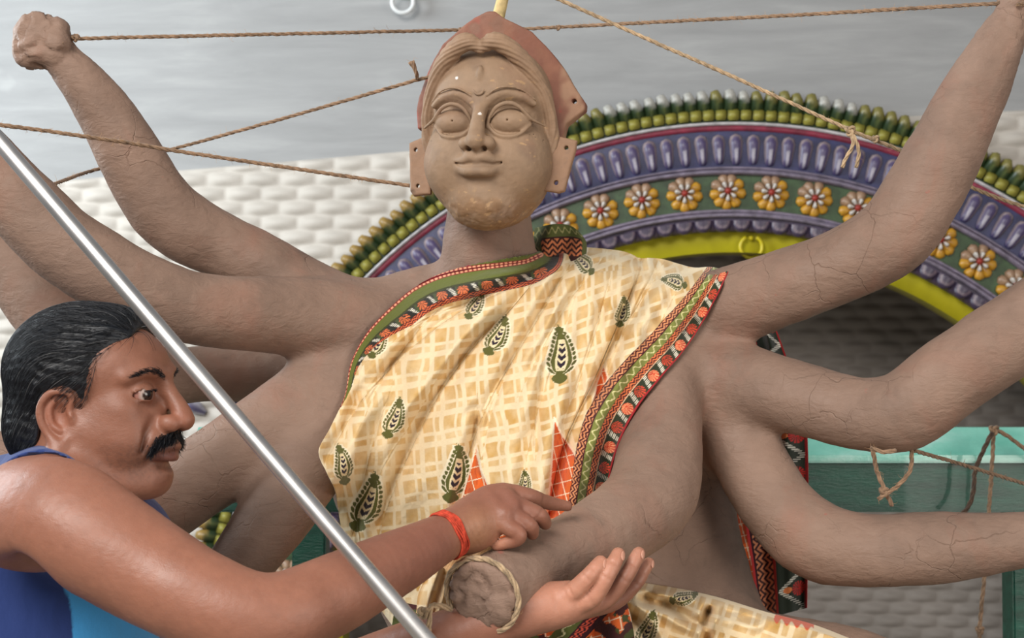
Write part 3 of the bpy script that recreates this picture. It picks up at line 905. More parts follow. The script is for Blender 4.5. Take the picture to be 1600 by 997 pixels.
for s in (-1, 1):
    H.append((ch((s * 12, 113, 47, 1.2), (s * 30, 116, 56.5, 1.7), (s * 48, 109, 59, 1.7), (s * 66, 98, 55, 1.5), (s * 82, 82, 45, 1.1)), '-', 2.5))
    H.append((ch((s * 12, 113, 50, 1.2), (s * 30, 116, 60, 1.8), (s * 48, 109, 63, 1.8), (s * 66, 97, 59, 1.5), (s * 82, 81, 48, 1.1)), '+', 2.5))
    H.append((Ell((s * 43, 106, 13), (1.6, 5, 1.6)), '-', 1))
def face_rough(P):
    dh = np.minimum(hairL[0].ev(P), hairL[1].ev(P))
    m = smooth01(-dh, -5, 1)
    ang = P[..., 0] * 0.0 + np.hypot(P[..., 0] * 0.9, P[..., 2] - 20)
    strands = np.sin(ang * 1.1 + 3.5 * noise(P, 0.03, 5)) * 0.6
    edge = smooth01(-P[..., 2], 96, 128)
    return 0.55 * noise(P, 0.05, 2, 2) + m * strands + edge * (1.6 * noise(P, 0.12, 6, 2)) + 0.25 * noise(P, 0.2, 7)
V, Q = sdf_mesh(H, (-135, -150, -160), (135, 160, 165), 1.45, slack=6)
V = relax(displace(V, Q, face_rough), Q, 1, 0.25)
x, y, z = V.T
base = np.ones_like(x)
scr = noise(V, 0.09, 21, 3); chin = smooth01(-z, 70, 125)
marks = (smooth01(noise(V, 0.13, 22, 3), 0.30, 0.42) * chin + smooth01(noise(V * [0.6, 1, 1.6], 0.11, 23, 3), 0.48, 0.58) * (y > 20))
colv = cmix((base, (148, 122, 98)), (smooth01(noise(V, 0.022, 24, 3), 0.0, 0.5) * 0.7, (144, 113, 92)), (smooth01(-noise(V, 0.03, 27, 3), 0.1, 0.6) * 0.5, (120, 99, 82)),
            (chin * smooth01(noise(V, 0.05, 25, 2), -0.3, 0.4) * 0.55, (134, 98, 64)), (np.clip(marks, 0, 1) * 0.75, (176, 142, 104)))
strip = smooth01(-np.minimum(hairL[0].ev(V), hairL[1].ev(V)), -6, 0)
colv = colv * (1 - 0.5 * strip[:, None]) + 0.5 * strip[:, None] * L3((152, 122, 98))
wp_ = (np.hypot(x + 38, z - 80) < 2.6) & (y > 60) | (np.hypot(x - 4, z - 20) < 2.4) & (y > 90)
colv[wp_] = L3((226, 220, 214))
t = NT('painted face clay'); co = t.coord()
cc = t.mix(0.35, t.attr(), t.mix(1.0, t.attr(), t.ramp(t.noise(40, 6, co, 0.65), [(0.3, (0.6, 0.6, 0.6, 1)), (0.7, (1.15, 1.12, 1.1, 1))]), 'MULTIPLY'))
M_facep = t.out(cc, 0.62, t.bump(t.noise(380, 4, co), 0.2, 0.001, t.bump(t.noise(60, 6, co, 0.65), 0.22, 0.003)), spec=0.3)
headV = HF.fwd(V)
head = mesh_obj('head', headV, Q, M_facep, statue, colors=colv)

# ---- crown plate: outline in head units, a shell leaning back
crown_out = [(-126, 20), (-128, 48), (-122, 74), (-102, 116), (-78, 150), (-46, 172), (-24, 186), (-4, 193), (8, 193), (36, 178), (66, 164), (96, 134), (116, 108), (134, 76), (147, 58), (146, 48), (118, 22), (106, -30), (92, 20), (-90, 30), (-96, 20)]
def crown_d(P):
    d2 = polysdf(P[..., 0], P[..., 2], crown_out)
    yc = 26 - 0.0022 * P[..., 0] ** 2 + 0.10 * (P[..., 2] - 60)
    dy = np.abs(P[..., 1] - yc) - 13
    d = np.maximum(d2, dy) + 0.0
    q = np.stack([np.maximum(d2 + 3, 0), np.maximum(dy + 3, 0)], -1)
    d = np.minimum(np.maximum(d2 + 3, dy + 3), 0) + np.hypot(q[..., 0], q[..., 1]) - 3
    for cx, cz in ((130, 60), (-114, 34)):
        d = np.maximum(d, 3.6 - np.hypot(P[..., 0] - cx, P[..., 2] - cz))
    ridge = np.maximum(0, 3.5 - np.abs(P[..., 0]) * 0.16) * (P[..., 2] > 100)
    return d * 0.85 - ridge * 0.6
V, Q = sdf_mesh([(Fn(crown_d), '+', 0)], (-150, -60, -60), (165, 90, 210), 1.7, slack=10)
V = displace(V, Q, lambda P: 1.2 * noise(P, 0.06, 31, 3))
x, y, z = V.T
edge = smooth01(x, 104, 116) * smooth01(noise(V, 0.06, 35), -0.6, 0.2)
colv = cmix((np.ones_like(x), (130, 86, 70)), (smooth01(noise(V * [1, 1, 0.6], 0.035, 32, 3), 0.0, 0.45), (140, 96, 76)), (smooth01(noise(V * [1, 1, 0.5], 0.05, 33, 4), 0.26, 0.5) * 0.7, (158, 74, 62)),
            (smooth01(noise(V, 0.04, 34, 3), 0.2, 0.5) * 0.5, (128, 100, 84)), (smooth01(z, 150, 190) * 0.4, (140, 104, 86)), (edge * 0.9, (158, 124, 100)))
mesh_obj('crown', HF.fwd(V), Q, M_facep, statue, colors=colv)
# ---- ear plates, pierced twice
for s, poly, holes, lab_ in ((-1, [(-134, -6), (-104, 4), (-94, -46), (-94, -90), (-124, -92), (-130, -84)], ((-121, -18), (-116, -76)), 'left'),
                       (1, [(103, 2), (138, -6), (136, -20), (120, -86), (110, -89), (88, -86), (94, -46)], ((122, -18), (107, -73)), 'right')):
    def ear_d(P, poly=poly, holes=holes, s=s):
        d2 = polysdf(P[..., 0], P[..., 2], poly)
        yc = 24 - (np.abs(P[..., 0]) - 100) * 0.25
        dy = np.abs(P[..., 1] - yc) - 7
        q = np.stack([np.maximum(d2 + 4, 0), np.maximum(dy + 4, 0)], -1)
        d = np.minimum(np.maximum(d2 + 4, dy + 4), 0) + np.hypot(q[..., 0], q[..., 1]) - 4
        for cx, cz in holes: d = np.maximum(d, 3.4 - np.hypot(P[..., 0] - cx, P[..., 2] - cz))
        return d * 0.9
    V, Q = sdf_mesh([(Fn(ear_d), '+', 0)], (-155 if s < 0 else 70, -10, -125), (-75 if s < 0 else 155, 60, 5), 1.5, slack=8)
    V = displace(V, Q, lambda P: 0.6 * noise(P, 0.09, 41, 2))
    colv = cmix((np.ones(len(V)), (150, 118, 94)), (smooth01(noise(V, 0.05, 42, 3), 0, 0.4) * 0.6, (156, 121, 96)), (smooth01(noise(V, 0.15, 43, 2), 0.4, 0.6) * 0.4, (136, 110, 92)))
    mesh_obj('ear_plate', HF.fwd(V), Q, M_facep, statue, colors=colv)
# the pale cane that props the crown
M_cane = paint('split cane', (196, 172, 118), 0.6, 0.2, 60, 0.3)
pth = HF.fwd([(4, 22, 170), (8, 20, 190), (16, 16, 230), (22, 12, 262)])
V, Fc = tube(pth, [0.008, 0.010, 0.009, 0.009], 9)
cane = mesh_obj('cane', V, Fc, M_cane, statue)
# plinth under the statue (below the picture)
M_plinth = paint('plinth green', (40, 100, 86), 0.4)
bm = bmesh.new(); box(bm, (-0.55, 1.95, 0.0), (0.75, 2.80, 0.86), 0.01)
pl_ = from_bm('plinth', bm, M_plinth); tag(pl_, 'green painted wooden plinth the clay statue rests on', 'plinth')

# ------------------------------------------------------------------ the sari: draped cloth hung on the statue
def march(px, py, ops, d0=1.4, d1=2.62, it=46):
    """depth along the view ray of the first hit on the statue (used once, to lay the cloth on it)"""
    A = W(px, py, np.ones_like(px)) - CAM; ln = np.linalg.norm(A, axis=-1, keepdims=True)
    t = np.full(px.shape, d0)
    for _ in range(it):
        d = combine(ops, CAM + A * t[..., None])
        t = np.minimum(t + 0.85 * d / ln[..., 0], d1)
    return t
def blur(a, n):
    for _ in range(n):
        p = np.pad(a, 1, mode='edge')
        a = (p[1:-1, 1:-1] * 2 + p[:-2, 1:-1] + p[2:, 1:-1] + p[1:-1, :-2] + p[1:-1, 2:]) / 6
    return a
cover = list(L['torso']) + [(p, o, 0.03) for p, o, k in L['neck']]
for i in (0, 1, 3, 4, 5, 6, 7): cover.append((L['arm%d' % i][0][0], '+', 0.03))
cover.append((chain_px([(1050, 540, 2.24, 50), (1040, 600, 2.19, 56), (1034, 660, 2.14, 63), (1031, 706, 2.10, 66)]), '+', 0.03))
gx, gy = np.arange(470, 1180, 6.0), np.arange(360, 1060, 6.0)
GX, GY = np.meshgrid(gx, gy, indexing='ij')
D0 = march(GX, GY, cover)
hit = D0 < 2.6
Dm = np.where(hit, D0, 2.36)
Ds = blur(Dm, 14)
# no cloth sinks into the body
Ds = np.minimum(Ds, np.where(hit, D0, 9) - 0.004)
Ds = blur(Ds, 2)
def bil(a, x, y):
    i = np.clip((x - gx[0]) / 6.0, 0, len(gx) - 1.001); j = np.clip((y - gy[0]) / 6.0, 0, len(gy) - 1.001)
    i0, j0 = i.astype(int), j.astype(int); fi, fj = i - i0, j - j0
    return (a[i0, j0] * (1 - fi) * (1 - fj) + a[i0 + 1, j0] * fi * (1 - fj) + a[i0, j0 + 1] * (1 - fi) * fj + a[i0 + 1, j0 + 1] * fi * fj)

# ---- print of the cloth, as colour per point ---------------------------------------------------
CREAM, TAN, WHITE = (228, 202, 158), (200, 154, 80), (238, 224, 194)
GREEN, DARK, MAROON = (92, 92, 44), (44, 34, 48), (74, 26, 34)
ORANGE, RED, LIME = (214, 108, 62), (176, 38, 40), (126, 130, 66)
def over(c, w, col):
    w = np.clip(w, 0, 1)[..., None]
    return c * (1 - w) + w * L3(col)
def checks(u, v):
    """hand-printed tan window-pane checks; u, v in drawing units"""
    u = u + 2.4 * noise2(u, v, 0.03, 51, 2); v = v + 2.4 * noise2(u, v, 0.03, 52, 2)
    def bandf(t):
        t = np.mod(t, 46.0)
        big = smooth01(t, 2, 3.8) * (1 - smooth01(t, 24, 25.8)); small = smooth01(t, 29.5, 31) * (1 - smooth01(t, 38.5, 40.2))
        return big, small
    bu, su = bandf(u); bv, sv = bandf(v)
    ink = np.clip(0.55 + 0.75 * noise2(u, v, 0.055, 53, 3), 0.15, 1.0)
    m = bu * bv * 1.0 + su * bv * 0.9 + bu * sv * 0.9 + su * sv * 0.25
    c = np.ones(u.shape + (3,)) * L3(CREAM)
    ln = 1 - np.clip(np.maximum(bu, su) * np.maximum(bv, sv), 0, 1)
    c = over(c, ln * 0.40, WHITE)
    return over(c, m * ink * 0.95, TAN)
def paisley(c, x, y, px, py, ln, ang, wide=0.40):
    """leafy paisley motif: stem at the bottom, tip at the top, ang from upright"""
    ca, sa = math.cos(R(ang)), math.sin(R(ang))
    dx, dy = x - px, y - py
    a = -(dx * -sa + dy * ca) / ln + 0.5          # 0 at the stem, 1 at the tip
    b = (dx * ca + dy * sa) / ln
    b = b - 0.05 * np.sin((a - 0.3) * 4.0)
    near = (a > -0.2) & (a < 1.15) & (np.abs(b) < 0.5)
    t = np.clip((a - 0.16) / 0.80, 0, 1)
    w = wide * 0.56 * np.sqrt(np.clip(t * 3.2, 0, 1)) * np.clip(1 - t, 0, 1) ** 0.62 + 1e-4
    q = np.abs(b) / w
    inside = (a > 0.16) & (a < 0.96)
    aa = a - 0.55 * np.abs(b)
    teeth = np.mod(aa * 11.0, 1.0)
    fr = (a > 0.10) & (a < 1.02) & (np.abs(b) < w + 0.085) & (np.abs(b) > w + 0.012) & (np.hypot(teeth - 0.5, (np.abs(b) - w - 0.045) * 11) < 0.42)
    halo = (a > 0.02) & (a < 1.04) & (np.abs(b) < w + 0.12)
    c = over(c, near & halo & ~((q < 1) & inside), WHITE)
    c = over(c, near & inside & (q < 1), GREEN)
    c = over(c, near & inside & (q < 0.60) & (a < 0.80) & (a > 0.22), (232, 214, 172))
    sp = np.mod((a - 0.9 * np.abs(b)) * 7.5, 1.0) < 0.62
    c = over(c, near & (a > 0.25) & (a < 0.72) & (np.abs(b) < 0.30 * w + 0.018) & sp, DARK)
    c = over(c, near & fr, GREEN)
    stem = (a > -0.02) & (a < 0.20) & (np.abs(b) < 0.03 + 0.12 * np.clip(np.sin((a + 0.02) * 15), 0, 1))
    c = over(c, near & stem, GREEN)
    tip = (a > 0.86) & (a < 1.08) & (np.abs(b) < 0.055 * (1.1 - a) / 0.2 + 0.03 * (np.mod(a * 14, 1) < 0.5))
    return over(c, near & tip, GREEN)
def zig(s, d, d0, d1, per, n=2):
    """zigzag stripes inside d0..d1: 1 on the stripes"""
    z = np.abs(np.mod(s / per, 1.0) - 0.5) * 2
    f = np.mod((d - d0) / (d1 - d0) * n + z * 0.9, 1.0)
    return (f < 0.5) & (d > d0) & (d < d1)
def border(c, d, s, k=1.0, flip=False):
    """patterned sari border: d from the cloth edge inwards, s along it (drawing units), k scale"""
    d = d / k; s = s / k
    c = over(c, d < 63, MAROON)
    c = over(c, (d > 50) & (d < 62) & zig(s, d, 50, 62, 11, 2), (222, 150, 104))
    c = over(c, (d > 34) & (d < 48), LIME)
    sc = np.abs(d - 41 - 4.0 * np.sin(s * 0.42)) < 1.3
    c = over(c, (d > 36) & (d < 47) & sc, (214, 206, 150))
    c = over(c, (d > 23) & (d < 34), (70, 30, 34))
    c = over(c, zig(s, d, 23.5, 33.5, 10, 2), (224, 122, 74))
    c = over(c, (d > 22) & (d < 23.6), (222, 186, 150))
    c = over(c, d < 22, (50, 56, 38))
    per = 32.0; t = np.mod(s, per); i = np.floor(s / per)
    fl = np.hypot((t - 11) / 9.0, (d - 11) / 9.5)
    fan = np.mod(np.arctan2(d - 18, t - 11) * 3.2, 1.0) < 0.6
    c = over(c, (fl < 1) & fan & (d < 22), (208, 74, 52)); c = over(c, (fl < 1) & ~fan & (d < 22) & (np.mod(i, 2) < 1), (240, 170, 120))
    ch_ = (np.abs(t - 25 + (d - 11) * 0.35) < 3.4) & (d > 2) & (d < 21)
    dots = np.mod(d * 0.36, 1.0) < 0.6
    c = over(c, ch_ & dots, (226, 220, 200))
    return over(c, (d < 2.2), (164, 40, 44))
def necktrim(c, d, s, wgt):
    """narrow neck border: red dashed piping, green band, then a dark flowered strip"""
    c = over(c, (d < 43 * wgt), (46, 44, 40))
    t = np.mod(s, 40.0); dd = d / wgt
    fl = np.hypot((t - 12) / 10, (dd - 31) / 8); fan = np.mod(np.arctan2(dd - 24, t - 12) * 2.6, 1.0) < 0.62
    c = over(c, (fl < 1) & fan & (dd > 24) & (dd < 38), (222, 116, 70))
    c = over(c, (np.abs(t - 30 + (dd - 31) * 0.6) < 3.2) & (dd > 23) & (dd < 38) & (np.mod(dd * 0.4, 1) < 0.6), (228, 222, 204))
    c = over(c, (np.abs(t - 23) < 2.6) & (dd > 23) & (dd < 36), (72, 80, 50))
    c = over(c, (dd > 37) & (dd < 46), (72, 28, 36))
    c = over(c, zig(s, dd, 37.5, 45.5, 11, 2), (218, 108, 66))
    c = over(c, (dd < 23), (98, 104, 46))
    c = over(c, (dd > 20) & (dd < 23.4), (60, 62, 30))
    c = over(c, (dd < 5.0), (128, 34, 40))
    return over(c, (dd > 1) & (dd < 4) & (np.mod(s, 7) < 4.2), (236, 166, 130))
def orange_cloth(x, y):
    c = np.ones(x.shape + (3,)) * L3((222, 104, 46))
    u = np.mod(x * 0.97 - y * 0.25, 17.0); v = np.mod(x * 0.25 + y * 0.97, 19.0)
    c = over(c, 0.5 * (noise2(x, y * 0.2, 0.4, 61) > 0.25), (190, 70, 30))
    return over(c, (u < 1.5) | (v < 1.4), (246, 222, 190))

def cloth_mat(name, rough=0.85, weave=2600.0):
    t = NT(name); co = t.coord()
    c = t.attr()
    n1 = t.noise(220, 4, t.coord((1, 1, 3.0)), 0.6); n2 = t.noise(260, 4, t.coord((3.0, 1, 1)), 0.6)
    c = t.mix(0.12, c, t.mix(1.0, c, t.ramp(n1, [(0.3, (0.7, 0.66, 0.6, 1)), (0.7, (1.1, 1.1, 1.1, 1))]), 'MULTIPLY'))
    b = t.bump(n1, 0.18, 0.0016, t.bump(n2, 0.18, 0.0016, t.bump(t.noise(34, 5, co, 0.55, 0.6), 0.5, 0.006)))
    m = t.out(c, rough, b, spec=0.2, sheen=0.15)
    return m
M_cloth = cloth_mat('printed cotton')

def coons(Lc, Rc, Tc, Bc, ns, nt):
    """grid between four boundary curves (rows px, py); s left to right, t top to bottom"""
    def res(c, n):
        c = catmull(c, 8); l = np.r_[0, np.cumsum(np.hypot(*np.diff(c[:, :2], axis=0).T))]
        u = np.linspace(0, l[-1], n)
        return np.stack([np.interp(u, l, c[:, k]) for k in range(c.shape[1])], 1)
    Lp, Rp, Tp, Bp = res(Lc, nt), res(Rc, nt), res(Tc, ns), res(Bc, ns)
    s = np.linspace(0, 1, ns)[:, None, None]; t = np.linspace(0, 1, nt)[None, :, None]
    G = (1 - s) * Lp[None] + s * Rp[None] + (1 - t) * Tp[:, None] + t * Bp[:, None] \
        - (1 - s) * (1 - t) * Lp[0] - s * (1 - t) * Rp[0] - (1 - s) * t * Lp[-1] - s * t * Rp[-1]
    return G, s[..., 0], t[..., 0]

Lc = [(846, 398), (822, 408), (780, 414), (735, 420), (690, 430), (645, 451), (602, 488), (570, 525), (548, 568), (538, 620), (516, 668), (499, 704), (511, 738), (524, 766), (530, 806), (540, 856), (560, 905), (600, 960), (640, 1015)]
Rc = [(1138, 424), (1122, 458), (1100, 500), (1070, 546), (1032, 590), (998, 632), (975, 672), (960, 712), (950, 756), (938, 810), (930, 870), (925, 940), (920, 1015)]
Tc = [(846, 398), (852, 387), (880, 384), (925, 387), (964, 391), (984, 396), (1000, 404), (1014, 403), (1036, 405), (1060, 412), (1085, 418), (1112, 417), (1138, 424)]
Bc = [(640, 1015), (780, 1020), (920, 1015)]
NS, NTT = 540, 580
G, S_, T_ = coons(Lc, Rc, Tc, Bc, NS, NTT)
X, Y = G[..., 0], G[..., 1]
dL, _, aL = polydist(X, Y, catmull(Lc[:11], 3)); dR, _, aR = polydist(X, Y, catmull(Rc, 3))
# ---- folds: (polyline, metres deep, width, overlap step)
FOLDS = [
    ([(866, 398), (830, 445), (790, 492), (742, 540), (690, 610), (648, 690), (610, 780), (585, 860)], 0.013, 15, 0.010),
    ([(905, 396), (858, 470), (812, 545), (768, 620), (735, 700), (716, 780), (700, 860)], 0.008, 12, 0.007),
    ([(820, 440), (760, 466), (690, 506), (620, 566), (562, 630), (512, 716)], 0.010, 14, 0.009),
    ([(836, 424), (790, 452), (735, 470), (660, 500), (600, 545)], 0.006, 11, 0.005),
    ([(1000, 414), (984, 462), (956, 530), (930, 590), (906, 640), (880, 700), (860, 790), (850, 880)], 0.015, 15, -0.012),
    ([(1034, 416), (1006, 466), (972, 520), (946, 588), (920, 650), (905, 720)], 0.010, 12, -0.008),
    ([(960, 394), (950, 450), (928, 520), (902, 600), (880, 660)], 0.007, 11, -0.005),
    ([(930, 392), (905, 450), (880, 520), (850, 610), (826, 700), (815, 780), (805, 880)], 0.004, 14, 0.0),
    ([(1075, 420), (1050, 470), (1018, 530), (985, 590)], 0.004, 12, 0.0),
    ([(745, 640), (742, 694), (724, 780), (700, 870)], 0.009, 10, 0.006),
    ([(690, 580), (650, 650), (604, 720), (566, 800)], 0.005, 14, 0.003),
    ([(560, 600), (545, 660), (530, 720)], 0.004, 12, 0.0),
    ([(600, 640), (575, 720), (560, 800), (566, 880)], 0.006, 13, 0.004),
    ([(880, 386), (893, 398), (884, 424), (858, 462)], 0.006, 8, 0.004),
    ([(990, 398), (1002, 420), (990, 450), (966, 500)], 0.008, 8, -0.006), ([(1030, 402), (1020, 430), (1002, 462), (985, 500)], 0.006, 7, -0.004), ([(950, 388), (930, 420), (890, 470), (850, 540), (820, 600)], 0.005, 8, 0.004), ([(700, 470), (650, 520), (600, 590), (570, 650)], 0.005, 8, 0.004),
    ([(800, 560), (770, 640), (756, 700)], 0.004, 7, 0.003), ([(850, 560), (838, 640), (836, 720)], 0.004, 8, -0.003),
]
fold = np.zeros_like(X); shift = np.zeros_like(X)
for k, (pl, dp, wd_, st) in enumerate(FOLDS):
    c = catmull(pl, 3); d, sd, ar = polydist(X, Y, c)
    wob = 1 + 0.35 * noise2(X, Y, 0.02, 70 + k); tot = np.hypot(*np.diff(c, axis=0).T).sum()
    fade = smooth01(ar, 0, 0.10 * tot) * (1 - smooth01(ar, 0.86 * tot, tot)); fade = 0.25 + 0.75 * fade
    w_ = wd_ * wob
    fold += fade * dp * np.exp(-(d / w_) ** 2)                                       # valley
    fold -= fade * 0.8 * dp * np.exp(-((d - 1.7 * w_) / (1.3 * w_)) ** 2) * (0.5 + 0.5 * np.sign(st + 1e-9) * sd)   # swelling beside it
    fold += fade * st * 0.5 * sd * np.exp(-(d / (1.8 * w_)) ** 2) * (1 - np.exp(-(d / 2.2) ** 2))
    shift += sd * fade * 7.0 * np.exp(-(d / 90.0) ** 2) * (0.5 if st == 0 else 1.0)
fan = np.arctan2(X - 930, Y - 250)
fold += 0.0022 * np.sin(fan * 52 + 2.2 * noise2(X, Y, 0.012, 81)) * smooth01(Y, 420, 500) + 0.0030 * noise2(X * 1.3 + Y * 0.9, Y * 0.35, 0.028, 82, 3)
edge = np.minimum(dL, dR)
Dc = bil(Ds, X, Y)
fold = fold * 1.9
lift = 0.034 * smooth01(edge, 0, 46) + 0.002
topd = T_ * np.ones_like(X) * 640
back = 0.055 * (1 - smooth01(topd, 0, 26)) ** 2
chestbulge = 0.0
hang = 0.03 * smooth01(Y, 700, 980)
Dd = Dc - lift - 0.006 + fold * smooth01(edge, -4, 16) + back - hang * 0.6
# the left hem hangs free of the body
Dd -= 0.02 * smooth01(Y, 640, 700) * (1 - smooth01(X, 500, 620))
Dd = np.minimum(Dd, np.where(bil(np.where(hit, 0.0, 1.0), X, Y) < 0.01, bil(Dm, X, Y) - 0.0035, 9.0))
ug = X * 0.982 - Y * 0.19 + shift; vg = X * 0.19 + Y * 0.982 + shift * 0.25 + 0.10 * np.abs(X - 850)
C = checks(ug, vg)
for p in [(590, 537, 50, 22), (742, 477, 48, 25), (776, 526, 64, 24), (875, 556, 84, -4, 0.46), (911, 412, 44, -52, 0.5), (1054, 441, 40, -78, 0.55), (972, 488, 46, 6), (615, 655, 62, 16),
          (535, 727, 60, -14), (572, 787, 90, 16), (711, 742, 86, 6), (926, 676, 60, -10), (986, 572, 50, 28), (819, 757, 40, 0), (826, 412, 30, 28), (668, 846, 70, 10), (800, 880, 70, 0), (880, 866, 60, 5)]:
    C = paisley(C, X, Y, *p)
# inner layer showing between the pleats
for poly in ([(744, 694), (752, 735), (768, 770), (790, 800), (776, 812), (715, 812), (722, 776), (734, 736)], [(866, 652), (876, 676), (896, 706), (924, 758), (930, 800), (850, 812), (858, 772), (862, 726)],
             [(943, 570), (950, 590), (940, 620), (925, 640), (932, 600)], [(700, 812), (930, 812), (905, 1020), (690, 1020)]):
    sd = polysdf(X, Y, poly)
    C = np.where((sd < 0)[..., None], orange_cloth(X, Y), C)
    C = over(C, (np.abs(sd) < 1.4) & (Y < 808), (246, 228, 200))
    Dd += 0.010 * smooth01(-sd, -2, 7) * (Y < 830)
wR = np.interp(aR, [0, 120, 300, 420], [0.50, 0.86, 1.02, 0.86])
C = border(C, dR / wR, aR) * 1.0 if False else np.where((dR / wR < 63)[..., None], border(C, dR / wR, aR), C)
wL = np.interp(aL, [0, 40, 130, 250, 330, 420], [0.75, 0.85, 1.0, 0.95, 0.5, 0.28]); limL = np.interp(aL, [0, 250, 330, 400, 440], [46, 46, 40, 24, 0])
mL = (dL / wL < limL) & (aL < 440)
C = np.where(mL[..., None], necktrim(C, dL, aL, wL), C)
P = W(X, Y, Dd)
sari = empty('sari', W(820, 900, 2.1)); tag(sari, 'cream sari with tan checks, paisley print and patterned borders hung over the clay statue', 'sari')
front = mesh_obj('drape', P.reshape(-1, 3), grid_faces(NS, NTT)[:, ::-1], M_cloth, sari, colors=C.reshape(-1, 3))
sm = front.modifiers.new('thick', 'SOLIDIFY'); sm.thickness = 0.0016; sm.offset = -1

def sheet(name, Lc, Rc, Tc, Bc, ns, nt, depth, colour, parent=sari):
    G, s, t = coons(Lc, Rc, Tc, Bc, ns, nt)
    x, y = G[..., 0], G[..., 1]
    d = depth(x, y, s + 0 * t, t + 0 * s)
    o = mesh_obj(name, W(x, y, d).reshape(-1, 3), grid_faces(ns, nt)[:, ::-1], M_cloth, parent, colors=colour(x, y, s + 0 * t, t + 0 * s).reshape(-1, 3))
    m = o.modifiers.new('thick', 'SOLIDIFY'); m.thickness = 0.0016; m.offset = -1
    return o
# the folded border standing up behind the shoulder
def col_c(x, y, s, t):
    c = np.ones(x.shape + (3,)) * L3((58, 32, 30))
    u = s * 80; v = t * 44
    c = over(c, zig(u, v, 14, 30, 14, 3), (206, 124, 82)); c = over(c, (v < 12) | (u < 11) | (u > 72), (86, 92, 48))
    return over(c, ((np.abs(v - 6 - 2.5 * np.sin(u * 0.6)) < 1.1) & (v < 12)) | ((np.abs(u - 5 - 2 * np.sin(v * 0.6)) < 1.1)), (150, 146, 96))
sheet('shoulder_border', [(836, 356), (833, 378), (838, 402), (846, 420)], [(905, 362), (916, 378), (916, 400), (912, 420)], [(836, 356), (866, 350), (890, 352), (905, 362)], [(846, 420), (880, 424), (912, 420)], 90, 60,
      lambda x, y, s, t: 2.335 - 0.022 * np.sin(np.pi * s) + 0.012 * np.cos(s * 9 + t * 3) - 0.02 * t, col_c)
# pallu hanging down behind the arms
def col_p(x, y, s, t):
    c = orange_cloth(x, y); c = over(c, (s < 0.5) * 0.55 * (noise2(x, y, 0.05, 91, 2) > 0.1), (110, 26, 20))
    d = (1 - s) * 118; a = t * 470
    dk = np.ones(x.shape + (3,)) * L3((44, 50, 40))
    lad = np.abs(np.mod(a, 62) / 62 - 0.5) * 2
    rung = (np.abs(d - 4 - lad * 38) < 4.5) & (d < 44); dot = np.mod(a * 0.30, 1) < 0.6
    dk = over(dk, rung & dot, (222, 218, 204)); dk = over(dk, rung & ~dot, (30, 32, 30))
    fl = np.hypot((np.mod(a + 30, 62) - 30) / 12, (d - 13) / 10); fan = np.mod(np.arctan2(np.mod(a + 30, 62) - 30, d - 13) * 2.4, 1) < 0.65
    dk = over(dk, (fl < 1) & fan, (190, 44, 40)); dk = over(dk, np.hypot((np.mod(a + 30, 62) - 30) / 5, (d - 30) / 7) < 1, (226, 130, 76))
    dk = over(dk, d < 3, (156, 36, 38))
    z = np.ones(x.shape + (3,)) * L3((58, 26, 34)); z = over(z, zig(a, d, 50, 74, 16, 3), (224, 142, 100)); z = over(z, np.abs(d - 48) < 2.2, (190, 60, 56))
    c = np.where((d < 80)[..., None], z, c); c = np.where((d < 46)[..., None], dk, c)
    return over(c, (np.abs(d - 78) < 2), (200, 60, 60))
sheet('pallu', [(1120, 505), (1110, 600), (1105, 700), (1112, 800), (1135, 900), (1150, 980)], [(1212, 512), (1235, 575), (1256, 640), (1262, 700), (1262, 830), (1260, 950)],
      [(1120, 505), (1165, 500), (1212, 512)], [(1150, 980), (1205, 965), (1260, 950)], 130, 420,
      lambda x, y, s, t: 2.47 + 0.016 * np.sin(s * 13 + 2 * t) + 0.01 * np.sin(s * 29) * (1 - 0.4 * t) + 0.03 * s, col_p)
# cloth bunched over the lap
def col_l(x, y, s, t):
    c = checks(x * 0.95 + y * 0.3, y * 0.95 - x * 0.3)
    for p in [(1068, 934, 44, 70), (1010, 985, 60, 20)]: c = paisley(c, x, y, *p)
    return over(c, smooth01(8 - t * 90 + 3 * np.sin(x * 0.4), 0, 2) * (np.hypot(x - 1240, y - 975) < 32), (214, 92, 52))
def dep_l(x, y, s, t):
    f = 0.020 * noise2(x, y, 0.022, 95, 2) + 0.022 * np.abs(noise2(x + 0.6 * y, y * 0.8, 0.026, 96, 1))
    for pl, dp, w_ in (([(972, 955), (1000, 975), (1020, 1010), (1030, 1060)], 0.022, 9), ([(1010, 935), (1048, 950), (1092, 972), (1106, 960)], 0.02, 8), ([(1112, 940), (1104, 975), (1108, 1040)], 0.016, 7), ([(1040, 940), (1100, 948), (1180, 962)], 0.012, 9), ([(960, 985), (975, 1020), (980, 1060)], 0.018, 9)):
        d, sd, _ = polydist(x, y, catmull(pl, 4)); f = f + 1.2 * dp * np.exp(-(d / (1.2 * w_)) ** 2) - 1.2 * dp * np.exp(-((d - 1.9 * w_) / w_) ** 2)
    base = np.interp(x, [930, 1050, 1200, 1360], [2.06, 2.08, 2.06, 1.99])
    return base - 0.10 * np.sqrt(np.clip(t, 0, 1)) + f * smooth01(t, 0, 0.12) + 0.035 * (1 - smooth01(t, 0, 0.10))
sheet('lap_cloth', [(930, 905), (925, 960), (935, 1020), (945, 1090)], [(1345, 1004), (1350, 1030), (1355, 1060), (1360, 1090)],
      [(930, 905), (985, 908), (1050, 917), (1120, 932), (1195, 955), (1270, 975), (1345, 1004)], [(945, 1090), (1100, 1095), (1360, 1090)], 340, 160, dep_l, col_l)
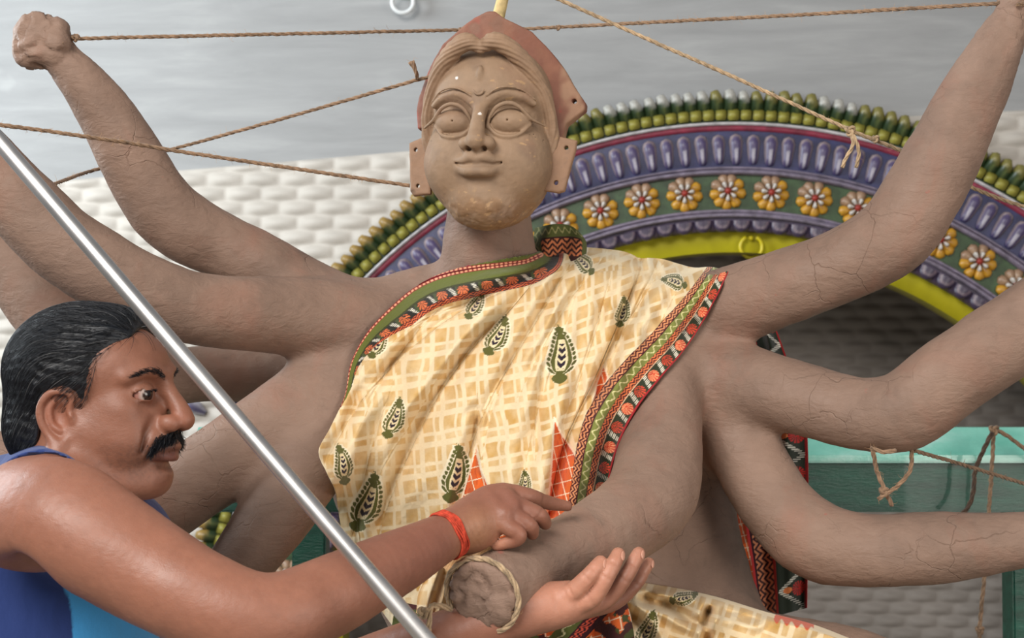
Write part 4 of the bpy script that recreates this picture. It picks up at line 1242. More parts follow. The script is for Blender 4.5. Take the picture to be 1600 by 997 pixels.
# dark patterned end tucked at the waist, seen behind the hands
def col_w(x, y, s, t):
    c = orange_cloth(x, y); c = over(c, (noise2(x, y, 0.06, 97, 2) > -0.05), (66, 30, 30)); c = over(c, (noise2(x, y, 0.09, 98, 2) > 0.25), (70, 76, 40))
    d = np.abs((x - 905) + (y - 960) * 0.9) ; a = y
    c = over(c, d < 15, (92, 100, 50)); c = over(c, (np.abs(x - 905 + (y - 960) * 0.9 - 5 * np.sin(y * 0.35)) < 1.8), (216, 210, 160))
    z = (x - 905) + (y - 960) * 0.9
    c = over(c, (z > 15) & (z < 44), (60, 30, 36)); c = over(c, zig(y, z, 18, 34, 10, 2), (220, 92, 70)); return c
sheet('waist_end', [(620, 940), (610, 990), (600, 1060)], [(960, 890), (985, 960), (1000, 1060)], [(620, 940), (760, 960), (880, 930), (960, 890)], [(600, 1060), (800, 1080), (1000, 1060)], 200, 120,
      lambda x, y, s, t: 1.985 + 0.014 * np.sin(s * 30 + t * 4) + 0.01 * noise2(x, y, 0.04, 99, 2) - 0.03 * t, col_w)
# frayed sacking and cloth tucked above the bound wrist
def col_s(x, y, s, t):
    c = np.ones(x.shape + (3,)) * L3((196, 154, 108)); c = over(c, 0.6 * (np.mod(x * 0.9 + y * 0.5, 4.0) < 1.6) + 0.3 * (np.mod(y * 0.9 - x * 0.4, 4.0) < 1.6), (166, 122, 80))
    return over(c, smooth01(-noise2(x, y, 0.05, 100, 2), 0.1, 0.5) * 0.6, (216, 182, 140))
sheet('sacking', [(690, 872), (676, 900), (668, 940)], [(800, 838), (800, 880), (790, 930)], [(690, 872), (740, 850), (800, 838)], [(668, 940), (730, 950), (790, 930)], 90, 70,
      lambda x, y, s, t: 1.86 - 0.03 * np.sin(np.pi * s) + 0.008 * noise2(x, y, 0.06, 101, 2), col_s)
def col_k(x, y, s, t): return over(checks(x, y), 0.25, (196, 160, 116))
sheet('cloth_tuft', [(672, 890), (655, 925), (650, 958)], [(704, 898), (700, 930), (690, 962)], [(672, 890), (690, 886), (704, 898)], [(650, 958), (672, 968), (690, 962)], 40, 50,
      lambda x, y, s, t: 1.83 - 0.02 * np.sin(np.pi * s) + 0.010 * np.sin(s * 12 + t), col_k)

# ------------------------------------------------------------------ the man at work
MD = 1.76
ms = MD / F
myaw = R(13)
mx = np.array([math.cos(myaw), -math.sin(myaw), 0]); my = np.array([math.sin(myaw), math.cos(myaw), 0]); mz = np.array([0, 0, 1.0])
MF = Frame(W(150, 620, MD), np.stack([mx, my, mz], 1), ms)      # x where he faces, y to his left, z up; unit = a pixel
def C_(*rows, n=5): return Chain(rows, n, MF)
def E_(c, r, rot=None): return Ell(c, r, rot, MF)
K = ms
head_ops = [(E_((-18, 0, 36), (118, 94, 98)), '+', 0), (E_((46, 0, -40), (76, 72, 100)), '+', 26 * K), (E_((42, 0, 46), (74, 76, 62)), '+', 22 * K)]
for s in (-1, 1):
    head_ops += [(C_((0, s * 58, -66, 28), (24, s * 56, -104, 27), (60, s * 44, -128, 24), (94, s * 16, -128, 24)), '+', 22 * K),
                 (E_((68, s * 52, -18), (32, 24, 24)), '+', 18 * K), (E_((66, s * 42, -64), (46, 32, 46)), '+', 22 * K)]
head_ops += [(E_((10, 0, -48), (66, 83, 58)), '+', 26 * K), (E_((104, 0, -116), (25, 24, 22)), '+', 16 * K),
             (C_((114, -14, 34, 9), (104, -40, 40, 11), (84, -62, 30, 9)), '+', 14 * K), (C_((114, 14, 34, 9), (104, 40, 40, 11), (84, 62, 30, 9)), '+', 14 * K)]
for s in (-1, 1): head_ops += [(E_((121, s * 36, 7), (24, 26, 18)), '-', 16 * K)]
head_ops += [(C_((114, 0, 26, 12), (128, 0, 4, 12), (142, 0, -18, 14.5), (149, 0, -35, 17)), '+', 12 * K), (E_((112, 0, -66), (24, 38, 24)), '+', 14 * K)]
for s in (-1, 1):
    head_ops += [(E_((134, s * 19, -40), (18, 12.5, 14), (0, 10, s * -12)), '+', 6 * K), (E_((143, s * 10, -54), (11, 6.5, 6)), '-', 4 * K),
                 (C_((120, s * 34, -32, 3), (110, s * 45, -54, 4.5), (102, s * 48, -80, 3.5)), '-', 11 * K),
                 (E_((95, s * 36, 5), (21, 23, 19.5)), '+', 5 * K),                                           # lids
                 (E_((110, s * 42, 3), (24, 23, 6.0), (0, 0, s * 28)), '-', 2.0 * K),                          # the open eye
                 (C_((113, s * 20, 8, 1.2), (116, s * 31, 15, 1.8), (110, s * 46, 14, 1.8), (98, s * 57, 4, 1.2)), '-', 3 * K),
                 (C_((111, s * 20, 0, 1.2), (113, s * 32, -11, 1.8), (104, s * 50, -9, 1.6)), '-', 5 * K)]
head_ops += [(C_((112, -30, -80, 4.5), (128, -17, -77, 7.5), (135, 0, -75, 8.5), (128, 17, -77, 7.5), (112, 30, -80, 4.5)), '+', 6 * K),
             (C_((110, -28, -88, 5), (124, -16, -91, 8), (130, 0, -92, 9), (124, 16, -91, 8), (110, 28, -88, 5)), '+', 7 * K),
             (C_((106, -36, -84, 2), (124, -20, -84.5, 1.9), (140, 0, -83.5, 1.9), (124, 20, -84.5, 1.9), (106, 36, -84, 2)), '-', 3 * K),
             (C_((122, -16, -105, 5), (126, 0, -106, 6), (122, 16, -105, 5)), '-', 9 * K)]
# ears
EF = Frame(MF.fwd((44, 0, 0)), MF.M, ms)          # the ears sit half way along the head
def Ce(*rows, n=5): return Chain(rows, n, EF)
def Ee(c, r, rot=None): return Ell(c, r, rot, EF)
for s in (-1, 1):
    head_ops += [(Ee((-56, s * 84, -28), (27, 9, 38), (0, -10, s * -16)), '+', 6 * K), (Ee((-52, s * 94, -28), (15, 11, 21), (0, -10, 0)), '-', 5 * K),
                 (Ce((-40, s * 86, -22, 4.5), (-34, s * 89, 0, 5), (-46, s * 94, 9, 5.5), (-66, s * 98, 6, 6), (-80, s * 100, -14, 6), (-78, s * 99, -38, 5.5), (-66, s * 94, -58, 6), (-50, s * 89, -70, 8.5), (-40, s * 86, -60, 6)), '+', 4 * K),
                 (Ce((-58, s * 92, 0, 3), (-68, s * 93, -18, 4), (-64, s * 92, -40, 4), (-52, s * 91, -50, 3.5)), '+', 4 * K),
                 (Ce((-34, s * 86, -36, 4), (-35, s * 88, -28, 4.5)), '+', 4 * K)]
head_ops += [(C_((-30, 0, -60, 72), (-34, 0, -120, 70), (-56, 0, -190, 74)), '+', 24 * K), (E_((48, 0, -130), (62, 54, 28)), '+', 26 * K)]

# trunk, arms and hands
def cpx(rows, n=5): return chain_px(rows, n)
trunk = [(Ell(W(20, 1010, 1.86), (0.140, 0.200, 0.235), (0, -8, 0)), '+', 0.0),
         (Ell(W(70, 1010, 1.84), (0.135, 0.150, 0.20), (0, -8, 0)), '+', 0.05),
         (cpx([(74, 760, 1.79, 58), (74, 774, 1.72, 70), (66, 796, 1.665, 82)]), '+', 0.03), (cpx([(80, 770, 1.79, 58), (90, 790, 1.92, 80), (105, 820, 2.0, 80)]), '+', 0.05),
         (Ell(W(20, 1260, 1.84), (0.15, 0.175, 0.22)), '+', 0.08)]
armR = cpx([(48, 806, 1.635, 92), (96, 812, 1.60, 94), (160, 848, 1.575, 88), (235, 895, 1.56, 82), (310, 935, 1.545, 76), (380, 962, 1.54, 72), (440, 962, 1.55, 68), (510, 934, 1.58, 64), (580, 899, 1.625, 56), (645, 866, 1.675, 46), (696, 838, 1.715, 37), (728, 822, 1.735, 36)], 6)
armL = cpx([(110, 830, 2.0, 84), (200, 930, 1.98, 76), (300, 1040, 1.93, 66), (420, 1090, 1.86, 60), (540, 1062, 1.80, 56), (660, 1012, 1.76, 48), (750, 980, 1.745, 40), (806, 962, 1.74, 36), (850, 950, 1.745, 34)], 6)
skin_ops = list(head_ops) + [(trunk[0][0], '+', 0.03), (Ell(W(150, 850, 1.80), (0.084, 0.107, 0.067)), '+', 0.03)] + [(p, '+', k) for p, o, k in trunk[1:]] + [(armR, '+', 0.014), (armL, '+', 0.03),
            (cpx([(30, 905, 1.60, 30), (70, 880, 1.585, 40)]), '-', 0.03)]
h = 0.004
# right hand, laid over the clay forearm: back of the hand to the viewer, thumb side up and away
RH = [(cpx([(712, 829, 1.735, 33), (740, 818, 1.742, 35), (768, 800, 1.752, 32)]), '+', 0.010),
      (cpx([(716, 842, 1.737, 25), (742, 838, 1.738, 24), (766, 822, 1.742, 21)]), '+', 0.010),
      (cpx([(735, 800, 1.752, 25), (762, 782, 1.765, 24), (785, 774, 1.776, 20)]), '+', 0.010),
      # index, middle, ring, little
      (cpx([(770, 784, 1.766, 19), (790, 772, 1.772, 16.5), (826, 776, 1.782, 13.5), (848, 783, 1.80, 12), (868, 788, 1.815, 10.5), (886, 791, 1.826, 8.5)]), '+', 0.0022),
      (cpx([(766, 796, 1.755, 20), (792, 786, 1.756, 16.5), (822, 796, 1.757, 14.5), (844, 806, 1.762, 12.5), (852, 818, 1.778, 10.5)]), '+', 0.0022),
      (cpx([(762, 806, 1.748, 20), (784, 800, 1.745, 16.5), (808, 810, 1.742, 14.5), (828, 822, 1.744, 13), (832, 834, 1.757, 10.5)]), '+', 0.0022),
      (cpx([(756, 816, 1.743, 18), (774, 814, 1.737, 15), (796, 825, 1.730, 13.5), (812, 836, 1.728, 12), (805, 845, 1.731, 10.5), (789, 849, 1.736, 9.5), (775, 853, 1.741, 8)]), '+', 0.0018),
      (Ell(W(790, 775, 1.757), (0.012, 0.012, 0.010)), '+', 0.008), (Ell(W(800, 789, 1.744), (0.010, 0.010, 0.009)), '+', 0.008), (Ell(W(789, 803, 1.734), (0.010, 0.010, 0.009)), '+', 0.008),
      # thumb, down the far side of the forearm
      (cpx([(735, 800, 1.77, 18), (765, 800, 1.80, 15), (800, 808, 1.835, 12), (826, 818, 1.85, 9)]), '+', 0.006)]
# left hand, cupped under the forearm, palm up, fingers rising on the near side
LH = [(cpx([(820, 958, 1.742, 34), (850, 950, 1.742, 32), (880, 944, 1.742, 30)]), '+', 0.010),
      (cpx([(838, 940, 1.752, 24), (868, 934, 1.748, 24), (890, 926, 1.742, 19)]), '+', 0.010),
      (cpx([(850, 960, 1.742, 22), (886, 954, 1.746, 22), (920, 944, 1.758, 20)]), '+', 0.010),
      (cpx([(872, 938, 1.738, 20), (896, 924, 1.730, 16), (917, 903, 1.724, 13.6), (930, 889, 1.728, 12.6), (938, 879, 1.735, 11)]), '+', 0.0016),
      (cpx([(888, 946, 1.742, 20), (924, 934, 1.735, 16), (947, 903, 1.730, 13.4), (959, 881, 1.737, 12.4), (966, 866, 1.745, 11)]), '+', 0.0016),
      (cpx([(896, 950, 1.75, 20), (946, 937, 1.752, 15), (975, 905, 1.749, 13), (989, 881, 1.757, 12), (998, 865, 1.763, 10.5)]), '+', 0.0016),
      (cpx([(900, 952, 1.76, 19), (960, 940, 1.772, 14), (994, 911, 1.776, 11.5), (1004, 894, 1.782, 10.5), (1014, 880, 1.788, 9)]), '+', 0.0016),
      # thumb behind the forearm
      (cpx([(815, 945, 1.76, 17), (835, 915, 1.80, 15), (850, 880, 1.86, 12), (862, 856, 1.90, 9)]), '+', 0.006)]
HANDBOX = [(W(690, 870, 1.70), 0.0)]
body_ops = skin_ops + [(RH[0][0], '+', 0.012)] + RH[1:] + [(LH[0][0], '+', 0.012)] + LH[1:]
HV = 0.0025
lo = [W(-150, 0, 1.8)[0], 1.40, W(0, 1130, 1.75)[2]]; hi = [W(1040, 0, 1.76)[0], 2.16, W(0, 470, 1.75)[2]]
V, Q = sdf_mesh(body_ops, lo, hi, HV, slack=0.004)
V, Q = main_piece(V, Q)
V = relax(V, Q, 1, 0.35)
l = MF.inv(V); lx, ly, lz = l.T
def man_relief(P):
    q = MF.inv(P)
    return 0.0007 * noise(P, 26, 111, 2) + 0.00022 * noise(P, 170, 112, 2)
def finger_creases(P):
    """skin folds across the finger joints, the wrist and the heel of the hand"""
    d = np.zeros(len(P))
    for (a, b, dd, dirx, diry, A, rr_) in CREASES:
        c = W(a, b, dd); t = W(a + dirx, b + diry, dd) - c; t /= np.linalg.norm(t)
        q = P - c; along = q @ t; r2 = (q ** 2).sum(1) - along ** 2
        d += A * np.exp(-(along / 0.0013) ** 2) * np.exp(-r2 / rr_ ** 2)
    return d
CREASES = [(917, 904, 1.712, 21, -24, 0.0014, 0.012), (929, 890, 1.716, 14, -18, 0.0012, 0.011), (947, 903, 1.718, 16, -30, 0.0014, 0.012), (959, 880, 1.725, 10, -20, 0.0012, 0.011),
           (974, 905, 1.738, 20, -28, 0.0014, 0.011), (988, 881, 1.747, 14, -20, 0.0012, 0.010), (993, 911, 1.766, 20, -26, 0.0012, 0.010), (1005, 893, 1.772, 12, -16, 0.001, 0.009),
           (893, 928, 1.716, 26, -16, 0.0016, 0.016), (922, 938, 1.722, 26, -18, 0.0014, 0.014), (886, 934, 1.714, 26, -12, 0.0010, 0.014), (868, 938, 1.714, 26, -6, 0.0010, 0.020),
           (846, 800, 1.752, 14, 10, 0.0010, 0.011), (826, 816, 1.732, 14, 10, 0.0010, 0.011), (808, 834, 1.718, 12, 8, 0.0010, 0.011), (848, 782, 1.79, 20, 6, 0.0010, 0.010),
           (735, 838, 1.716, 26, -10, 0.0008, 0.018), (742, 836, 1.716, 26, -10, 0.0009, 0.018), (750, 833, 1.717, 26, -10, 0.0008, 0.016), (728, 826, 1.702, 26, -12, 0.0007, 0.022)]
V = displace(V, Q, man_relief)
V = displace(V, Q, finger_creases)
one = np.ones(len(V))
inhead = 1 - smooth01(np.sqrt((lx / 190) ** 2 + (ly / 120) ** 2 + ((lz + 10) / 160) ** 2), 0.86, 1.12)
SK = (149, 100, 80)
c = cmix((one, SK), (smooth01(noise(V, 9, 113, 3), -0.1, 0.5) * 0.5, (154, 102, 80)), (smooth01(-noise(V, 14, 114, 3), 0.0, 0.6) * 0.45, (120, 78, 60)))
c = over(c, inhead * 0.8, (136, 90, 70))
def spot(cx, cy, cz, rx, ry, rz): return np.exp(-(((lx - cx) / rx) ** 2 + ((np.abs(ly) - cy) / ry) ** 2 + ((lz - cz) / rz) ** 2))
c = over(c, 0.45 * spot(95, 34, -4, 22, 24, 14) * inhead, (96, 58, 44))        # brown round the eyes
c = over(c, 0.45 * spot(146, 0, -34, 20, 26, 18) * inhead, (168, 100, 76))
c = over(c, 0.55 * smooth01(-(np.abs(lz + 91) - 0), -9, -5) * (lx > 108) * (np.abs(ly) < 30), (132, 72, 66))
c = over(c, 0.5 * smooth01(-(np.abs(lz + 79) - 0), -5, -2) * (lx > 110) * (np.abs(ly) < 30), (104, 58, 52))
beard = smooth01(-lz, 58, 84) * smooth01(lx, 20, 70) * smooth01(lz, -160, -140) * inhead
stub = smooth01(noise(l, 0.35, 115, 2), -0.1, 0.35)
c = over(c, beard * (0.22 + 0.22 * stub), (66, 48, 44))
c = over(c, 0.4 * spot(-12, 94, -28, 20, 14, 30) * inhead, (168, 100, 76))
for (px, py, d, r) in ((760, 795, 1.72, 0.045), (700, 830, 1.69, 0.05), (640, 862, 1.64, 0.06), (800, 790, 1.74, 0.03)):
    c = over(c, 0.5 * np.exp(-((V - W(px, py, d)) ** 2).sum(1) / r ** 2), (128, 80, 65))
# palms and finger pads are paler
pw = W(*np.array([(938, 876, 1.72)]).T)[0]
for (px, py, d, r) in ((936, 880, 1.722, 0.020), (964, 866, 1.732, 0.020), (997, 864, 1.75, 0.018), (1012, 880, 1.775, 0.015), (905, 925, 1.72, 0.035), (870, 940, 1.715, 0.035), (778, 852, 1.73, 0.015), (930, 925, 1.715, 0.03)):
    c = over(c, 0.6 * np.exp(-((V - W(px, py, d)) ** 2).sum(1) / r ** 2), (206, 146, 120))
for (px, py, d, r) in ((748, 822, 1.715, 0.026), (735, 848, 1.715, 0.03)):
    c = over(c, 0.4 * np.exp(-((V - W(px, py, d)) ** 2).sum(1) / r ** 2), (176, 128, 92))
t = NT('skin'); co = t.coord()
cc = t.mix(0.35, t.attr(), t.mix(1.0, t.attr(), t.ramp(t.noise(70, 6, co, 0.65), [(0.3, (0.7, 0.66, 0.64, 1)), (0.7, (1.12, 1.1, 1.08, 1))]), 'MULTIPLY'))
vor = t.n('ShaderNodeTexVoronoi'); vor.inputs['Scale'].default_value = 620; t.l(co, vor.inputs['Vector'])
b = t.bump(vor.outputs['Distance'], 0.14, 0.0008, t.bump(t.noise(120, 5, t.coord((1, 1, 1.6)), 0.6), 0.22, 0.002))
M_skin = t.out(cc, t.ramp(t.noise(16, 3, co), [(0.3, (0.40, 0.40, 0.40, 1)), (0.7, (0.58, 0.58, 0.58, 1))]), b, spec=0.5, sss=(0.12, (0.9, 0.35, 0.2), 0.006))
man = empty('person', W(20, 1400, 1.84)); tag(man, 'moustached man in a blue sleeveless vest holding the clay forearm in both hands', 'person')
mesh_obj('body', V, Q, M_skin, man, colors=c)

# eyes
t = NT('eye'); M_eye = t.out(t.attr(), 0.12, spec=0.6)
def eyeball(s):
    bm = bmesh.new(); bmesh.ops.create_uvsphere(bm, u_segments=40, v_segments=28, radius=1.0)
    P = np.array([v.co[:] for v in bm.verts]); Fc = [[v.index for v in f.verts] for f in bm.faces]; bm.free()
    gaze = np.array([0.93, 0.05 - 0.02 * s, -0.03]); gaze = np.array([0.93, -0.34, -0.10]) if s < 0 else np.array([0.95, -0.3, -0.1]); gaze /= np.linalg.norm(gaze)
    a = np.degrees(np.arccos(np.clip(P @ gaze, -1, 1)))
    c = cmix((np.ones(len(P)), (176, 158, 148)), (smooth01(a, 38, 64), (150, 104, 92)), (1 - smooth01(a, 34, 37), (44, 28, 22)), (1 - smooth01(a, 12, 14), (10, 8, 8)))
    P = P * (1 + 0.05 * (1 - smooth01(a, 0, 32)))[:, None] * 17.4
    mesh_obj('eye', MF.fwd(P + np.array([96.5, s * 36, 5])), Fc, M_eye, man, colors=c)
eyeball(-1); eyeball(1)

# ---- hair: a close cap with strands combed back over it
hair_poly = [(77, 108), (60, 90), (34, 80), (10, 62), (0, 30), (-3, 0), (-10, -24), (-24, -22), (-34, 2), (-48, 14), (-70, 12), (-86, -16), (-88, -50), (-94, -92), (-134, -112), (-190, -60), (-190, 190), (60, 190), (98, 130)]
capd = [(E_((-20, 0, 42), (126, 101, 104)), '+', 0), (E_((36, 0, 72), (60, 72, 60)), '+', 24 * K), (E_((-70, 0, -40), (72, 84, 84)), '+', 26 * K)]
def region(P):
    q = MF.inv(P)
    return polysdf(q[..., 0] - 44.0 * np.clip(np.abs(q[..., 1]) / 90.0, 0, 1.1), q[..., 2], hair_poly) * K
def capthin(P):
    d = combine(capd, P)
    q = MF.inv(P); front = smooth01(q[..., 0], -60, 10)
    return d + front * (1 - smooth01(-region(P), 0.0, 26 * K)) * 5.5 * K
hair_ops = [(Fn(capthin), '+', 12 * K), (Fn(region), '&', 4 * K)]
hlo = MF.o - 0.135; hhi = MF.o + 0.14
HVt, HQ = sdf_mesh(hair_ops, hlo, hhi, 0.0026, slack=0.01)
HVt = relax(HVt, HQ, 1, 0.4)
def flow(P):
    """combing direction in head units"""
    q = MF.inv(P)
    x, y, z = q[..., 0], q[..., 1], q[..., 2]
    d = np.stack([-1.0 + 0 * x, 0.25 * np.sign(y) * smooth01(np.abs(y), 0, 40) + 0.15, -0.15 - 0.9 * smooth01(-x, -30, 120) - 0.9 * smooth01(-z, -70, 10)], -1)
    d = d + 0.22 * np.stack([noise(q, 0.03, 121), noise(q, 0.03, 122), noise(q, 0.03, 123)], -1)
    return d / np.linalg.norm(d, axis=-1, keepdims=True)
def locks(P):
    q = MF.inv(P)
    u = q[..., 2] * 0.9 + 0.25 * q[..., 0] * smooth01(-q[..., 0], -20, 60) + 0.4 * q[..., 1]
    e_ = smooth01(-region(P), 0.0, 30 * K)
    return e_ * 0.0015 * np.sin(u * 0.42 + 3.0 * noise(q, 0.022, 124, 2)) + 0.0016 * (0.3 + 0.7 * e_) * noise(q, 0.05, 125, 3)
HVt = displace(HVt, HQ, locks)
t = NT('black hair'); co = t.coord()
hc = t.ramp(t.noise(40, 5, t.coord((0.4, 1, 2.0)), 0.6), [(0.3, (16, 18, 22)), (0.62, (30, 34, 40)), (0.82, (56, 60, 66))])
M_hair = t.out(hc, 0.42, t.bump(t.noise(300, 4, t.coord((0.25, 0.6, 1.4)), 0.6), 0.5, 0.002), spec=0.5)
hairm = mesh_obj('hair', HVt, HQ, M_hair, man)
HN = vnormals(HVt, HQ)
hl = MF.inv(HVt)
# only what the eye can reach: outer side of the cap
out_ = ((HVt - MF.fwd((-20, 0, 10))) * HN).sum(1) > 0.03
cand = np.nonzero(out_)[0]
def strands(name, idx, length, npts, rad, mat, lift, droop=0.0, parent=man):
    roots = HVt[idx]; nn = HN[idx]
    def dirs(P, s):
        d = flow(P) @ MF.M.T
        d = d - nn * (d * nn).sum(1)[:, None] * 1.0
        d = d / (np.linalg.norm(d, axis=1)[:, None] + 1e-9)
        # keep to the cap: pull back along the cap's gradient
        e = 0.002
        base_ = combine(capd, P)
        g = np.stack([combine(capd, P + np.eye(3)[k] * e) - base_ for k in range(3)], -1) / e
        g /= np.linalg.norm(g, axis=1)[:, None] + 1e-9
        d = d - g * (d * g).sum(1)[:, None]; d /= np.linalg.norm(d, axis=1)[:, None] + 1e-9
        step = length / (npts - 1)
        return d + g * ((lift - base_) / step * 0.6)[:, None]
    return hair_curves(name, roots, dirs, length, npts, rad, mat, parent)
t = NT('hair strand'); inf = t.n('ShaderNodeHairInfo')
sc_ = t.ramp(inf.outputs['Random'], [(0.0, (12, 13, 17)), (0.8, (22, 24, 30)), (0.95, (46, 48, 54)), (1.0, (110, 110, 110))])
M_strand = t.out(sc_, 0.5, spec=0.35)
idx = RNG.choice(cand, 5200); o = strands('hair_strands', idx, 0.034, 7, 0.00032, M_strand, 0.0035); o['kind'] = 'stuff'
# sideburn, eyebrows and moustache
def tuft(name, rows, n, length, rad, dirf, mat=M_strand, spread=6.0):
    """hairs rooted round a polyline given in head units"""
    c = catmull(rows, 8); u = RNG.uniform(0, len(c) - 1.001, n); i = u.astype(int)
    p = c[i] + (c[i + 1] - c[i]) * (u - i)[:, None]
    w_ = p[:, 3:4] if p.shape[1] > 3 else spread
    q = p[:, :3] + RNG.normal(0, 1, (n, 3)) * np.array([0.45, 0.6, 1.0]) * w_ * 0.5
    P = MF.fwd(q)
    for _ in range(5):                                     # settle the roots on the skin
        d0 = combine(head_ops, P); e = 0.001
        g = np.stack([combine(head_ops, P + np.eye(3)[k] * e) - d0 for k in range(3)], -1) / e
        g /= np.linalg.norm(g, axis=1)[:, None] + 1e-9
        P = P - g * (d0 * 0.9)[:, None]
    jit = RNG.normal(0, 0.22, (n, 3))
    def dirs(Pc, s):
        d = np.array([dirf(*r) for r in MF.inv(Pc)]) + jit
        d = d / np.linalg.norm(d, axis=1)[:, None]
        w = d @ MF.M.T
        return w * 0.93 + g * (0.55 if s == 1 else 0.12)
    return hair_curves(name, P, dirs, length * RNG.uniform(0.6, 1.1, n), 5, rad, mat, man)
mo = tuft('moustache', [(112, -37, -80, 5), (122, -30, -69, 9), (133, -15, -62, 10), (138, 0, -61, 8), (133, 15, -62, 10), (122, 30, -69, 9), (112, 37, -80, 5)], 1500, 0.0125, 0.00034,
          lambda x, y, z: (-0.15, (0.75 if y > 0 else -0.75), -0.75)); mo['kind'] = 'stuff'
eb = tuft('eyebrow', [(124, -13, 31, 4), (120, -28, 38, 4), (112, -46, 40, 3.5), (96, -64, 31, 2)], 260, 0.0085, 0.00028, lambda x, y, z: (-0.55, -0.8, 0.12)); eb['kind'] = 'stuff'
eb = tuft('eyebrow', [(124, 13, 31, 4), (120, 28, 38, 4), (112, 46, 40, 3.5), (96, 64, 31, 2)], 200, 0.0085, 0.00028, lambda x, y, z: (-0.55, 0.8, 0.12)); eb['kind'] = 'stuff'
el = tuft('eyelash', [(114, -22, 9, 1), (117, -32, 11, 1), (111, -46, 9, 1)], 60, 0.005, 0.00022, lambda x, y, z: (0.8, -0.4, 0.1)); el['kind'] = 'stuff'

# ---- sleeveless vest
vt = [(trunk[0][0], '+', 0.0)] + [(p, '+', k) for p, o, k in trunk[1:]]
vt += [(Ell(W(150, 850, 1.80), (0.087, 0.11, 0.070)), '+', 0.03)]
def vshell(P): return combine(vt, P) - 0.008
na = MF.fwd((-50, -14, -128))
def vcut(P):
    """neck opening, both armholes, and the open bottom"""
    dn = np.sqrt((((P - MF.fwd((-36, 0, -118))) / np.array([0.066, 0.058, 0.070])) ** 2).sum(-1)) - 1; dn = dn * 0.08
    da = np.minimum(armR.ev(P) - 0.010, np.sqrt(((P - W(70, 838, 1.60)) ** 2).sum(-1)) - 0.078)
    dl = armL.ev(P) - 0.012
    return np.minimum(np.minimum(dn, da), dl)
vops = [(Fn(vshell), '+', 0), (Fn(vcut), '-', 0.004)]
VV, VQ = sdf_mesh(vops, [W(-230, 0, 1.85)[0], 1.5, W(0, 1160, 1.8)[2]], [W(330, 0, 1.85)[0], 2.2, W(0, 660, 1.8)[2]], 0.0034, slack=0.004)
VV, VQ = main_piece(VV, VQ); VV = relax(VV, VQ, 1, 0.4)
VV = displace(VV, VQ, lambda P: 0.0025 * noise(P, 14, 131, 2) + 0.0012 * np.abs(noise(P * [1, 1, 0.4], 30, 132, 2)))
dc_ = vcut(VV); wl = (VV - CAM)
pxv = 800 + F * wl[:, 0] / (wl @ FWD)
one = np.ones(len(VV))
NAVY, SKY, BRIGHT = (36, 56, 112), (70, 160, 222), (40, 120, 220)
panel = smooth01(VV[:, 0] - (W(86, 950, 1.66)[0] + 0.10 * (W(0, 930, 1.66)[2] - VV[:, 2])), -0.001, 0.001) * (VV[:, 2] < W(0, 860, 1.66)[2])
upper = (VV[:, 2] > W(0, 790, 1.7)[2])
c = cmix((one, NAVY), (panel, SKY), (smooth01(np.abs(VV[:, 0] - (W(86, 950, 1.66)[0] + 0.10 * (W(0, 930, 1.66)[2] - VV[:, 2]))), 0, 0.0032) * 0 , NAVY))
c = over(c, upper * smooth01(VV[:, 0], W(20, 0, 1.7)[0], W(110, 0, 1.7)[0]) * 0 , SKY)
dn = np.sqrt((((VV - MF.fwd((-36, 0, -118))) / np.array([0.066, 0.058, 0.070])) ** 2).sum(-1)) - 1
c = over(c, (dn * 0.08 < 0.0085), BRIGHT)
t = NT('vest cloth'); co = t.coord()
M_vest = t.out(t.mix(0.2, t.attr(), t.mix(1.0, t.attr(), t.ramp(t.noise(500, 3, co), [(0.3, (0.75, 0.75, 0.75, 1)), (0.7, (1.1, 1.1, 1.1, 1))]), 'MULTIPLY')), 0.75, t.bump(t.noise(900, 3, co), 0.2, 0.0008, t.bump(t.noise(26, 4, t.coord((1, 1, 0.5))), 0.4, 0.006)), spec=0.25, sheen=0.2)
mesh_obj('vest', VV, VQ, M_vest, man, colors=c)

# ---- red thread bracelet on the right wrist
M_thread = paint('red thread', (196, 74, 54), 0.85, 0.25, 120, 0.5, spec=0.1)
bc, bd = W(700, 836, 1.718), W(724, 824, 1.733) - W(676, 850, 1.70)
bd /= np.linalg.norm(bd); bu = np.cross(bd, [0, 0, 1.0]); bu /= np.linalg.norm(bu); bv = np.cross(bd, bu)
Vs, Fs = [], []; off = 0
for k in range(7):
    a = np.linspace(0, 2 * np.pi, 90)
    ph = k * 0.9
    rr_ = 0.0302 + 0.0012 * np.sin(a * 9 + ph)
    sh = (k - 3) * 0.0021 + 0.0012 * np.sin(a * 5 + ph) + 0.0015 * np.sin(a + ph)
    P = bc + bd * sh[:, None] + (rr_ * np.cos(a))[:, None] * bu + (rr_ * np.sin(a))[:, None] * bv
    # lie on the wrist
    d = armR.ev(P); P = P - (P - bc - bd * sh[:, None]) * ((d - 0.0012) / np.maximum(rr_, 1e-6))[:, None]
    v, f = tube(P, 0.0015, 6, cap=False)
    Vs.append(v); Fs += [tuple(i + off for i in q) for q in f]; off += len(v)
br = mesh_obj('thread_bracelet', np.vstack(Vs), Fs, M_thread, man)
br['label'] = 'red thread bracelet wound round the right wrist'
